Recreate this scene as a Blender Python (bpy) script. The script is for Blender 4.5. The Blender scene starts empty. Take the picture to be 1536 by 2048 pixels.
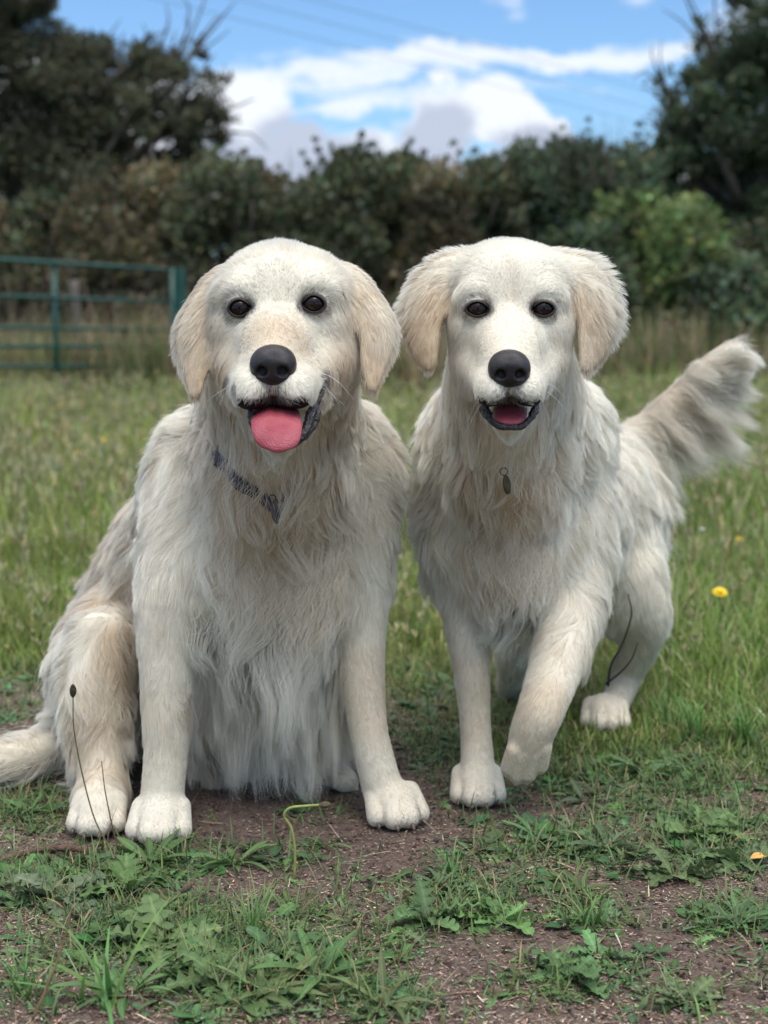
import bpy, math, random
import numpy as np
from mathutils import Vector, Matrix, kdtree
try:
    import openvdb as vdb
except ImportError:
    import pyopenvdb as vdb
random.seed(7)
RNG = np.random.default_rng(7)
SC = bpy.context.scene
COL = SC.collection
PI = math.pi

# ------------------------------------------------------------------ camera
FPX = 2958.0            # focal length in pixels of the 1536 x 2048 photograph
CAM_H = 0.70
PITCH = math.atan((1024 - 640) / FPX)
CP, SP = math.cos(PITCH), math.sin(PITCH)
cam_d = bpy.data.cameras.new('camera')
cam_d.sensor_fit = 'VERTICAL'
cam_d.sensor_height = 36.0
cam_d.sensor_width = 27.0
cam_d.lens = FPX / 2048 * 36.0
cam_d.clip_start = 0.05
cam_d.clip_end = 20000.0
cam_d.dof.use_dof = True
cam_d.dof.focus_distance = 1.80
cam_d.dof.aperture_fstop = 4.7
cam = bpy.data.objects.new('camera', cam_d)
COL.objects.link(cam)
cam.location = (0, 0, CAM_H)
cam.rotation_euler = (PI / 2 - PITCH, 0, 0)
SC.camera = cam

# ------------------------------------------------------------------ world, sun, exposure
SUN_EL, SUN_AZ = math.radians(67), math.radians(160)      # azimuth from +Y (away from the camera) towards +X
world = bpy.data.worlds.new('World')
SC.world = world
world.use_nodes = True
def build_world():
    nt = world.node_tree
    nt.nodes.clear()
    N = lambda t, **k: _n(nt, t, **k)
    out = N('ShaderNodeOutputWorld')
    bg = N('ShaderNodeBackground')
    nt.links.new(bg.outputs[0], out.inputs[0])
    sky = N('ShaderNodeTexSky')
    sky.sky_type = 'NISHITA'
    sky.sun_disc = False
    sky.sun_elevation = SUN_EL
    sky.sun_rotation = SUN_AZ
    sky.altitude = 0
    sky.air_density = 1.0
    sky.dust_density = 0.6
    sky.ozone_density = 2.0
    tc = N('ShaderNodeTexCoord')
    sep = N('ShaderNodeSeparateXYZ')
    nt.links.new(tc.outputs['Generated'], sep.inputs[0])
    def m(op, a, b=None, c=None, clamp=False):
        n = N('ShaderNodeMath'); n.operation = op; n.use_clamp = clamp
        for i, x in enumerate((a, b, c)):
            if x is None: continue
            if isinstance(x, (int, float)): n.inputs[i].default_value = x
            else: nt.links.new(x, n.inputs[i])
        return n.outputs[0]
    # azimuth and elevation of the view direction (radians)
    az = m('ARCTAN2', sep.outputs['X'], sep.outputs['Y'])
    el = m('ARCSINE', sep.outputs['Z'])
    def noise(sx, sy, scale, detail, rough, ox=0.0, dist=0.0):
        cmb = N('ShaderNodeCombineXYZ')
        nt.links.new(m('MULTIPLY_ADD', az, sx, ox), cmb.inputs[0])
        nt.links.new(m('MULTIPLY', el, sy), cmb.inputs[1])
        cmb.inputs[2].default_value = ox * 1.7
        n = N('ShaderNodeTexNoise')
        n.inputs['Scale'].default_value = scale
        n.inputs['Detail'].default_value = detail
        n.inputs['Roughness'].default_value = rough
        n.inputs['Distortion'].default_value = dist
        nt.links.new(cmb.outputs[0], n.inputs['Vector'])
        return n.outputs['Fac']
    def ramp(x, a, b):
        n = N('ShaderNodeMapRange'); n.interpolation_type = 'SMOOTHSTEP'
        nt.links.new(x, n.inputs['Value'])
        n.inputs['From Min'].default_value = a; n.inputs['From Max'].default_value = b
        return n.outputs['Result']
    # clouds of the lower sky: soft-edged masses (azimuth, elevation, half sizes, tilt), broken up by noise
    n1 = m('SUBTRACT', noise(1.0, 4.5, 11.0, 8, 0.6, 3.1, 0.8), .5)
    n2 = m('SUBTRACT', noise(1.0, 1.5, 14.0, 7, 0.55, 7.7, 0.25), .5)
    w1 = m('MULTIPLY', m('SUBTRACT', noise(1, 1, 9, 5, .6, 21.0), .5), .11); w2 = m('MULTIPLY', m('SUBTRACT', noise(1, 1, 12, 5, .6, 33.0), .5), .055)
    azw = m('ADD', az, w1); elw = m('ADD', el, w2)
    def mass(rows, nz, amp, lo, hi):
        tot = None
        for a0, e0, ra, re, k, tl in rows:
            x = m('MULTIPLY', m('SUBTRACT', azw, a0), 1 / ra)
            y = m('MULTIPLY', m('SUBTRACT', elw, m('MULTIPLY_ADD', m('SUBTRACT', az, a0), tl, e0)), 1 / re)
            r2 = m('ADD', m('MULTIPLY', x, x), m('MULTIPLY', y, y))
            g = m('MULTIPLY', m('POWER', 2.718, m('MULTIPLY', r2, -1.0)), k)
            tot = g if tot is None else m('MAXIMUM', tot, g)
        return ramp(m('ADD', tot, m('MULTIPLY', nz, amp)), lo, hi)
    cirrus = mass([(.070, .168, .17, .010, 1.0, .02), (-.040, .155, .10, .013, 1.0, .10), (-.01, .143, .07, .010, .8, 0), (-.075, .150, .05, .018, .8, 0), (.11, .150, .06, .006, .5, 0), (.30, .20, .10, .05, 1, 0), (-.45, .16, .2, .06, 1, 0), (.6, .17, .2, .07, 1, 0), (.085, .205, .012, .03, .38, .4), (.17, .205, .03, .02, .38, .4), (.262, .215, .02, .02, 1.0, 0)], n1, 1.5, .28, .85)
    cirrus = m('MULTIPLY', cirrus, 0.90)
    cum = mass([(-.03, .098, .10, .030, 1.3, 0), (.030, .118, .035, .034, 1.1, 0), (-.105, .130, .045, .040, 1.1, 0), (-.20, .110, .10, .060, 1.3, 0), (.075, .128, .045, .028, 1.1, -.3), (.13, .092, .10, .025, 1.2, 0), (.35, .10, .16, .05, 1.2, 0), (-.5, .08, .3, .06, 1.2, 0)], n2, 1.1, .42, .68)
    shade = mass([(-.055, .104, .065, .030, 1.3, 0), (.030, .112, .034, .030, 1.3, 0), (.10, .104, .05, .020, 1.1, 0), (-.12, .100, .06, .025, .9, 0), (.05, .095, .15, .012, 1, 0)], n2, .9, .35, .80)
    # rest of the sky dome: broken cloud higher up (lights the scene softly)
    n3 = noise(1.0, 1.6, 2.3, 7, 0.55, 5.2, 0.3)
    high = m('MULTIPLY', ramp(n3, 0.40, 0.56), ramp(el, 0.30, 0.70))
    mix = lambda f, a, b: _mix(nt, f, a, b)
    skyc = N('ShaderNodeVectorMath'); skyc.operation = 'MULTIPLY'
    nt.links.new(sky.outputs[0], skyc.inputs[0]); skyc.inputs[1].default_value = SKY_MUL
    white = CLOUD_WHITE; grey = CLOUD_GREY
    cumcol = mix(shade, white, grey)
    c = mix(cirrus, skyc.outputs[0], white)
    c = mix(high, c, CLOUD_HIGH)
    c = mix(cum, c, cumcol)
    nt.links.new(c, bg.inputs['Color'])
    bg.inputs['Strength'].default_value = SKY_STRENGTH
def _n(nt, t, **k):
    n = nt.nodes.new(t)
    for a, b in k.items(): setattr(n, a, b)
    return n
def _mix(nt, f, a, b):
    n = nt.nodes.new('ShaderNodeMix'); n.data_type = 'RGBA'
    ins = [s for s in n.inputs if s.type == 'RGBA']
    for s, x in ((n.inputs[0], f), (ins[0], a), (ins[1], b)):
        if isinstance(x, (int, float)): s.default_value = x
        elif isinstance(x, tuple): s.default_value = (*x, 1)
        else: nt.links.new(x, s)
    return [s for s in n.outputs if s.type == 'RGBA'][0]
SKY_STRENGTH = 0.105
SKY_MUL = (0.66, 0.84, 1.0)
CLOUD_WHITE = (5.6, 5.9, 6.4)
CLOUD_GREY = (3.3, 3.7, 4.6)
CLOUD_HIGH = (11.0, 11.0, 11.2)
build_world()

sun_d = bpy.data.lights.new('sun', 'SUN')
sun_d.energy = 1.7
sun_d.angle = math.radians(35)
sun_d.color = (1.0, 0.97, 0.92)
sun = bpy.data.objects.new('sun', sun_d)
COL.objects.link(sun)
sd = Vector((math.sin(SUN_AZ) * math.cos(SUN_EL), math.cos(SUN_AZ) * math.cos(SUN_EL), math.sin(SUN_EL)))
sun.rotation_euler = sd.to_track_quat('Z', 'Y').to_euler()
sun.location = (-3, 5, 8)

SC.view_settings.view_transform = 'Standard'
SC.view_settings.look = 'None'
SC.view_settings.exposure = 0.72
SC.view_settings.gamma = 1.0
SC.cycles.use_denoising = True
try:
    SC.cycles.denoiser = 'OPENIMAGEDENOISE'
    SC.cycles.denoising_prefilter = 'ACCURATE'
except Exception: pass
SC.cycles.max_bounces = 10
SC.cycles.diffuse_bounces = 4
SC.cycles.glossy_bounces = 3
SC.cycles.transmission_bounces = 6
SC.cycles.transparent_max_bounces = 8
SC.cycles.caustics_reflective = False
SC.cycles.caustics_refractive = False
try: SC.cycles_curves.shape = 'RIBBONS'
except Exception: pass

# ------------------------------------------------------------------ placing by photo pixel and distance
def P(u, v, Y):
    """world point seen at pixel (u, v) of the 1536 x 2048 photograph, at world distance Y"""
    x = (u - 768) / FPX; y = (1024 - v) / FPX
    d = np.array([x, CP + y * SP, -SP + y * CP])
    return np.array([0, 0, CAM_H]) + d * (Y / d[1])
def PXM(p):
    """pixels per metre at a world point"""
    t = p[1] * CP - (p[2] - CAM_H) * SP
    return FPX / t
def G(u, v, z=0.0):
    """ground point under pixel (u, v)"""
    x = (u - 768) / FPX; y = (1024 - v) / FPX
    d = np.array([x, CP + y * SP, -SP + y * CP])
    return np.array([0, 0, CAM_H]) + d * ((z - CAM_H) / d[2])
def UV(p):
    p = np.asarray(p, float)
    t = p[..., 1] * CP - (p[..., 2] - CAM_H) * SP
    y = (p[..., 1] * SP + (p[..., 2] - CAM_H) * CP) / t
    return 768 + FPX * p[..., 0] / t, 1024 - FPX * y

# ------------------------------------------------------------------ object helpers
def tag(o, label=None, cat=None, group=None, kind=None):
    if label: o['label'] = label
    if cat: o['category'] = cat
    if group: o['group'] = group
    if kind: o['kind'] = kind
    return o
WORG = {}
def link(name, data, parent=None, mat=None, local=False):
    """link data as an object; unless local, its coordinates are world coordinates also when parented"""
    o = bpy.data.objects.new(name, data)
    COL.objects.link(o)
    if mat is not None and len(data.materials) == 0: data.materials.append(mat)
    if parent is not None:
        o.parent = parent
        if not local:
            o.location = -WORG.get(parent.name, Vector((0, 0, 0)))
    return o
def empty(name, loc=(0, 0, 0)):
    o = bpy.data.objects.new(name, None)
    COL.objects.link(o); o.location = loc
    o.empty_display_size = 0.05
    WORG[o.name] = Vector(loc)
    return o
def mesh_np(name, verts, faces, smooth=True, colors=None):
    """verts (n,3); faces (m,3) or (m,4) int array"""
    me = bpy.data.meshes.new(name)
    verts = np.ascontiguousarray(verts, np.float32); faces = np.ascontiguousarray(faces, np.int32)
    k = faces.shape[1]
    me.vertices.add(len(verts)); me.vertices.foreach_set('co', verts.ravel())
    me.loops.add(faces.size); me.loops.foreach_set('vertex_index', faces.ravel())
    me.polygons.add(len(faces))
    me.polygons.foreach_set('loop_start', np.arange(0, faces.size, k, dtype=np.int32))
    me.polygons.foreach_set('loop_total', np.full(len(faces), k, np.int32))
    me.polygons.foreach_set('use_smooth', np.full(len(faces), smooth, bool))
    if colors is not None:
        a = me.attributes.new('col', 'FLOAT_COLOR', 'POINT')
        c = np.ones((len(verts), 4), np.float32); c[:, :3] = colors
        a.data.foreach_set('color', c.ravel())
    me.update(); me.validate()
    return me
def merge_np(parts):
    vs, fs, cs, n = [], [], [], 0
    for p in parts:
        vs.append(p[0]); fs.append(p[1] + n); n += len(p[0])
        if len(p) > 2: cs.append(p[2])
    return (np.concatenate(vs), np.concatenate(fs)) + ((np.concatenate(cs),) if cs else ())
def tube(pts, radii, seg=10, caps=True):
    """swept tube through points -> verts, quads"""
    pts = np.asarray(pts, float); n = len(pts)
    radii = np.broadcast_to(np.asarray(radii, float), (n,))
    tan = np.gradient(pts, axis=0); tan /= np.linalg.norm(tan, axis=1)[:, None] + 1e-9
    ref = np.array([0, 0, 1.0]) if abs(tan[0][2]) < .9 else np.array([1.0, 0, 0])
    V = []
    a = np.cross(tan[0], ref); a /= np.linalg.norm(a)
    for i in range(n):
        a = a - tan[i] * np.dot(a, tan[i]); a /= np.linalg.norm(a) + 1e-9
        b = np.cross(tan[i], a)
        th = np.linspace(0, 2 * PI, seg, endpoint=False)
        V.append(pts[i] + radii[i] * (np.cos(th)[:, None] * a + np.sin(th)[:, None] * b))
    V = np.concatenate(V)
    F = []
    for i in range(n - 1):
        for j in range(seg):
            k = (j + 1) % seg
            F.append((i * seg + j, i * seg + k, (i + 1) * seg + k, (i + 1) * seg + j))
    if caps:
        c0, c1 = len(V), len(V) + 1
        V = np.vstack([V, pts[0], pts[-1]])
        for j in range(seg):
            k = (j + 1) % seg
            F.append((c0, k, j, j)); F.append((c1, (n - 1) * seg + j, (n - 1) * seg + k, (n - 1) * seg + k))
    F = np.array(F)
    return V, F
def tube_obj(name, pts, radii, mat, parent=None, seg=10):
    V, F = tube(pts, radii, seg)
    return link(name, quad_mesh(name, V, F), parent, mat)
def quad_mesh(name, V, F, smooth=True, colors=None):
    """quads where a repeated last index means a triangle"""
    F = np.asarray(F); tri = F[:, 2] == F[:, 3]
    T = np.concatenate([F[~tri][:, [0, 1, 2]], F[~tri][:, [0, 2, 3]], F[tri][:, :3]])
    return mesh_np(name, V, T, smooth, colors)
def spline(pts, n):
    """Catmull-Rom through points, n samples (any number of columns)"""
    p = np.asarray(pts, float)
    if len(p) < 3:
        t = np.linspace(0, 1, n)[:, None]; return p[0] * (1 - t) + p[-1] * t
    q = np.vstack([2 * p[0] - p[1], p, 2 * p[-1] - p[-2]])
    t = np.linspace(0, len(p) - 1 - 1e-6, n); i = t.astype(int); f = (t - i)[:, None]
    a, b, c, d = q[i], q[i + 1], q[i + 2], q[i + 3]
    return .5 * (2 * b + (c - a) * f + (2 * a - 5 * b + 4 * c - d) * f ** 2 + (3 * b - a - 3 * c + d) * f ** 3)
def noise3(p, freq, seed, octs=3):
    """cheap smooth noise in about [-1, 1]: sums of sines"""
    r = np.random.default_rng(seed); out = np.zeros(p.shape[0]); amp = 1.0; tot = 0
    for o in range(octs):
        s = np.zeros(p.shape[0])
        for _ in range(5):
            k = r.normal(size=3); k *= freq * (1.9 ** o) / np.linalg.norm(k) * r.uniform(.7, 1.3)
            s += np.sin(p @ k + r.uniform(0, 6.28))
        out += amp * s / 2.4; tot += amp; amp *= .55
    return out / tot

# ------------------------------------------------------------------ materials
def mat(name, base=(.5, .5, .5), rough=.6, spec=.5, **k):
    m = bpy.data.materials.new(name); m.use_nodes = True
    b = m.node_tree.nodes['Principled BSDF']
    b.inputs['Base Color'].default_value = (*base, 1)
    b.inputs['Roughness'].default_value = rough
    b.inputs['Specular IOR Level'].default_value = spec
    for a, v in k.items(): b.inputs[a.replace('_', ' ')].default_value = v
    return m
def mat_noise(name, c1, c2, scale=20, rough=.7, bump=0.0, bscale=80, detail=5, spec=.4, **k):
    m = mat(name, c1, rough, spec, **k); nt = m.node_tree; b = nt.nodes['Principled BSDF']
    tc = _n(nt, 'ShaderNodeTexCoord')
    n = _n(nt, 'ShaderNodeTexNoise'); n.inputs['Scale'].default_value = scale; n.inputs['Detail'].default_value = detail
    nt.links.new(tc.outputs['Object'], n.inputs['Vector'])
    r = _n(nt, 'ShaderNodeMapRange'); r.inputs['From Min'].default_value = .35; r.inputs['From Max'].default_value = .65
    nt.links.new(n.outputs['Fac'], r.inputs['Value'])
    nt.links.new(_mix(nt, r.outputs[0], c1, c2), b.inputs['Base Color'])
    if bump:
        n2 = _n(nt, 'ShaderNodeTexNoise'); n2.inputs['Scale'].default_value = bscale; n2.inputs['Detail'].default_value = 4
        nt.links.new(tc.outputs['Object'], n2.inputs['Vector'])
        bp = _n(nt, 'ShaderNodeBump'); bp.inputs['Strength'].default_value = bump; bp.inputs['Distance'].default_value = .01
        nt.links.new(n2.outputs['Fac'], bp.inputs['Height']); nt.links.new(bp.outputs[0], b.inputs['Normal'])
    return m
def mat_attr(name, rough=.6, spec=.3, transl=0.0, bump=None):
    """base colour from the 'col' attribute; optional translucency for leaves"""
    m = mat(name, (.5, .5, .5), rough, spec); nt = m.node_tree; b = nt.nodes['Principled BSDF']
    a = _n(nt, 'ShaderNodeAttribute', attribute_name='col')
    nt.links.new(a.outputs['Color'], b.inputs['Base Color'])
    if transl:
        out = nt.nodes['Material Output']
        tr = _n(nt, 'ShaderNodeBsdfTranslucent'); nt.links.new(a.outputs['Color'], tr.inputs['Color'])
        mx = _n(nt, 'ShaderNodeMixShader'); mx.inputs[0].default_value = transl
        nt.links.new(b.outputs[0], mx.inputs[1]); nt.links.new(tr.outputs[0], mx.inputs[2])
        nt.links.new(mx.outputs[0], out.inputs['Surface'])
    if bump:
        tc = _n(nt, 'ShaderNodeTexCoord')
        n2 = _n(nt, 'ShaderNodeTexNoise'); n2.inputs['Scale'].default_value = bump[0]; n2.inputs['Detail'].default_value = 4
        nt.links.new(tc.outputs['Object'], n2.inputs['Vector'])
        bp = _n(nt, 'ShaderNodeBump'); bp.inputs['Strength'].default_value = bump[1]; bp.inputs['Distance'].default_value = .005
        nt.links.new(n2.outputs['Fac'], bp.inputs['Height']); nt.links.new(bp.outputs[0], b.inputs['Normal'])
    return m
# ------------------------------------------------------------------ signed distance sculpting
class Field:
    def __init__(s, lo, hi, h):
        s.lo = np.array(lo, float); s.h = h
        s.n = np.ceil((np.array(hi) - s.lo) / h).astype(int) + 1
        s.a = np.full(tuple(s.n), 0.12, np.float32)
    def block(s, lo, hi):
        i0 = np.clip(np.floor((lo - s.lo) / s.h).astype(int), 0, s.n - 1)
        i1 = np.clip(np.ceil((hi - s.lo) / s.h).astype(int) + 1, 1, s.n)
        ax = [(s.lo[k] + s.h * np.arange(i0[k], i1[k])).astype(np.float32) for k in range(3)]
        return tuple(slice(i0[k], i1[k]) for k in range(3)), ax[0][:, None, None], ax[1][None, :, None], ax[2][None, None, :]
    def put(s, fn, lo, hi, k, op='+'):
        pad = (k + 0.03) if op == '+' else k + 0.006
        sl, X, Y, Z = s.block(np.array(lo) - pad, np.array(hi) + pad)
        if 0 in s.a[sl].shape: return
        d = fn(X, Y, Z).astype(np.float32); a = s.a[sl]
        if op == '+':
            h = np.maximum(k - np.abs(a - d), 0) / k
            s.a[sl] = np.minimum(a, d) - h * h * k * .25
        else:
            d = -d; h = np.maximum(k - np.abs(a - d), 0) / k
            s.a[sl] = np.maximum(a, d) + h * h * k * .25
    def ell(s, c, r, k=.02, op='+', rot=None):
        c = np.asarray(c, float); r = np.asarray(r, float)
        def fn(X, Y, Z):
            x, y, z = X - c[0], Y - c[1], Z - c[2]
            if rot is not None:
                R = rot
                x, y, z = (R[0, 0] * x + R[1, 0] * y + R[2, 0] * z, R[0, 1] * x + R[1, 1] * y + R[2, 1] * z, R[0, 2] * x + R[1, 2] * y + R[2, 2] * z)
            q = np.sqrt((x / r[0]) ** 2 + (y / r[1]) ** 2 + (z / r[2]) ** 2)
            g = np.sqrt((x / r[0] ** 2) ** 2 + (y / r[1] ** 2) ** 2 + (z / r[2] ** 2) ** 2)
            return q * (q - 1) / np.maximum(g, 1e-6)
        m = r.max() if rot is not None else r
        s.put(fn, c - m, c + m, k, op)
    def cone(s, a, b, ra, rb, k=.02, op='+', n=None, sq=1.0):
        a = np.asarray(a, float); b = np.asarray(b, float); ba = b - a; bb = max(ba @ ba, 1e-9)
        def fn(X, Y, Z):
            x, y, z = X - a[0], Y - a[1], Z - a[2]
            t = np.clip((x * ba[0] + y * ba[1] + z * ba[2]) / bb, 0, 1)
            x = x - t * ba[0]; y = y - t * ba[1]; z = z - t * ba[2]
            if n is not None:
                e = (x * n[0] + y * n[1] + z * n[2]) * (sq - 1)
                x = x + e * n[0]; y = y + e * n[1]; z = z + e * n[2]
            return np.sqrt(x * x + y * y + z * z) - (ra + (rb - ra) * t)
        m = max(ra, rb)
        s.put(fn, np.minimum(a, b) - m, np.maximum(a, b) + m, k, op)
    def chain(s, pts, k=.02, op='+', n=None, sq=1.0):
        """one tapered tube through many centres: hard minimum inside, one smooth join to the rest"""
        A = np.array([p for p, _ in pts]); R = np.array([r for _, r in pts])
        def fn(X, Y, Z):
            best = None
            for i in range(len(pts) - 1):
                a, ba = A[i], A[i + 1] - A[i]; bb = max(ba @ ba, 1e-9)
                x, y, z = X - np.float32(a[0]), Y - np.float32(a[1]), Z - np.float32(a[2])
                t = np.clip((x * ba[0] + y * ba[1] + z * ba[2]) / bb, 0, 1).astype(np.float32)
                x = x - t * np.float32(ba[0]); y = y - t * np.float32(ba[1]); z = z - t * np.float32(ba[2])
                if n is not None:
                    e = (x * n[0] + y * n[1] + z * n[2]) * (sq - 1)
                    x = x + e * n[0]; y = y + e * n[1]; z = z + e * n[2]
                d = np.sqrt(x * x + y * y + z * z) - (R[i] + (R[i + 1] - R[i]) * t)
                best = d if best is None else np.minimum(best, d)
            return best
        s.put(fn, (A - R[:, None]).min(0), (A + R[:, None]).max(0), k, op)
    def smooth(s, it=1):
        for _ in range(it):
            for ax in range(3):
                a = s.a; b = a.copy()
                sl = lambda x, y: tuple(slice(x, y) if q == ax else slice(None) for q in range(3))
                b[sl(1, -1)] = .5 * a[sl(1, -1)] + .25 * (a[sl(0, -2)] + a[sl(2, None)])
                s.a = b
    def sample(s, p):
        """distance and unit gradient at points (n,3)"""
        q = (p - s.lo) / s.h
        q = np.clip(q, 0, s.n - 1.001); i = q.astype(np.int64); f = q - i
        a = s.a; x, y, z = i.T; fx, fy, fz = f.T
        c000, c100 = a[x, y, z], a[x + 1, y, z]; c010, c110 = a[x, y + 1, z], a[x + 1, y + 1, z]
        c001, c101 = a[x, y, z + 1], a[x + 1, y, z + 1]; c011, c111 = a[x, y + 1, z + 1], a[x + 1, y + 1, z + 1]
        l = lambda u, v, t: u + (v - u) * t
        x00, x10, x01, x11 = l(c000, c100, fx), l(c010, c110, fx), l(c001, c101, fx), l(c011, c111, fx)
        d = l(l(x00, x10, fy), l(x01, x11, fy), fz)
        gx = l(l(c100 - c000, c110 - c010, fy), l(c101 - c001, c111 - c011, fy), fz)
        gy = l(x10 - x00, x11 - x01, fz)
        gz = l(x01, x11, fy) - l(x00, x10, fy)
        g = np.stack([gx, gy, gz], 1); g /= np.linalg.norm(g, axis=1)[:, None] + 1e-9
        return d, g
    def quads(s):
        grid = vdb.FloatGrid(0.03)
        grid.copyFromArray(np.ascontiguousarray(np.clip(s.a, -.03, .03)).astype(np.float64) if False else np.clip(s.a, -.03, .03))
        pts, q = grid.convertToQuads(0.0)
        return np.asarray(pts, float) * s.h + s.lo, np.asarray(q, np.int64)[:, ::-1]
    def first_hit(s, u, v, y0=1.3, y1=3.4):
        """first surface point along the ray through photo pixel (u, v)"""
        Ys = np.arange(y0, y1, s.h * .5)
        p = np.array([P(u, v, y) for y in (y0, y1)])
        pts = p[0] + (p[1] - p[0]) * ((Ys - y0) / (y1 - y0))[:, None]
        ins = np.all((pts > s.lo) & (pts < s.lo + (s.n - 1) * s.h), axis=1)
        d, _ = s.sample(pts); d = np.where(ins, d, 1)
        i = np.argmax(d < 0) if (d < 0).any() else int(np.argmin(d))
        return pts[i]

class Sculpt:
    """a Field that takes photo pixels plus distance, radii in photo pixels"""
    def __init__(s, F): s.F = F
    def pr(s, u, v, Y, r):
        p = P(u, v, Y); return p, r / PXM(p)
    def E(s, u, v, Y, ru, rv, ry, k=.02, op='+', rot=None):
        p = P(u, v, Y); q = PXM(p); s.F.ell(p, (ru / q, ry, rv / q), k, op, rot)
    def S(s, u, v, Y, r, k=.015, op='+'): s.E(u, v, Y, r, r, r / PXM(P(u, v, Y)), k, op)
    def C(s, *pts, k=.02, kin=None, op='+', n=None, sq=1.0):
        q = [s.pr(*p) for p in pts]
        if len(q) > 2:
            a = spline([np.append(x, r) for x, r in q], 4 * len(q) + 1)
            q = [(x[:3], max(x[3], .001)) for x in a]
        s.F.chain(q, k, op, n, sq)
def rotz(a): c, s = math.cos(a), math.sin(a); return np.array([[c, -s, 0], [s, c, 0], [0, 0, 1]])
def roty(a): c, s = math.cos(a), math.sin(a); return np.array([[c, 0, s], [0, 1, 0], [-s, 0, c]])
def rotx(a): c, s = math.cos(a), math.sin(a); return np.array([[1, 0, 0], [0, c, -s], [0, s, c]])
# ------------------------------------------------------------------ dog A: sitting, tongue out
GROOVES = []
def paw(F, c, w, l, ang, toe_r, h=.045, splay=1.0):
    """front paw resting on z=0: c = ground point under the middle, ang = heading (0 = towards camera -Y, + turns to +X)"""
    fx, fy = math.sin(ang), -math.cos(ang); rx, ry = -fy, fx      # forward, right
    q = lambda a, b, z: np.array([c[0] + fx * a + rx * b, c[1] + fy * a + ry * b, z])
    R = rotz(ang)
    F.ell(q(-.004, 0, h * .62), (w * .45, l * .47, h * .58), .012, '+', R)
    toes = []
    for i, (b, a, s) in enumerate(((-.37, .24, .9), (-.125, .41, 1.0), (.125, .41, 1.0), (.37, .24, .9))):
        r = toe_r * s
        p0 = q(l * (a - .32), w * b * .92, h * .80); p1 = q(l * a, w * b * splay * 1.04, r * .98)
        F.cone(p0, p1, r * .92, r, .0045)
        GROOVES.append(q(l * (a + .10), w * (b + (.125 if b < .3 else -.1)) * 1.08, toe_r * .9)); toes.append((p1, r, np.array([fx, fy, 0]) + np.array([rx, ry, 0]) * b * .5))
    for b in (-.245, 0, .245):                                     # grooves between the toes
        F.chain([(q(l * .26, w * b * .95, h * 1.16), .0015), (q(l * .44, w * b * 1.04, toe_r * 2.2), .0046), (q(l * .62, w * b * 1.12, toe_r * 1.6), .0070), (q(l * .70, w * b * 1.16, toe_r * .3), .0075)], .003, '-')
    return toes

# eyes: u, v, distance of the eyeball centre, half width, half height, radius, tilt, side, droop
EYES_A = [(481, 616, 1.8060, .0126, .0102, .0148, .12, -1, .0), (628, 608, 1.8060, .0126, .0105, .0148, -.10, 1, .0)]
EYES_B = [(954, 618, 1.8880, .0132, .0092, .0148, .02, -1, .0), (1085, 618, 1.8880, .0132, .0092, .0148, -.02, 1, .0)]
def eye_socket(F, u, v, Y, hw, hh, r, tilt, side, droop):
    c = P(u, v, Y)
    F.ell(c + np.array([0, -.012, 0]), (.0172, .016, .0148), .008, '-')
    F.ell(c, (r * 1.14, r * 1.12, r * 1.14), .006, '+')
    for t in (-.5, 0, .5):
        F.ell(c + np.array([t * hw * .9, -r, -t * side * 0 + .0]), (hw * .62, r * .8, hh * (.98 - .2 * abs(t))), .0015, '-')

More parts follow.
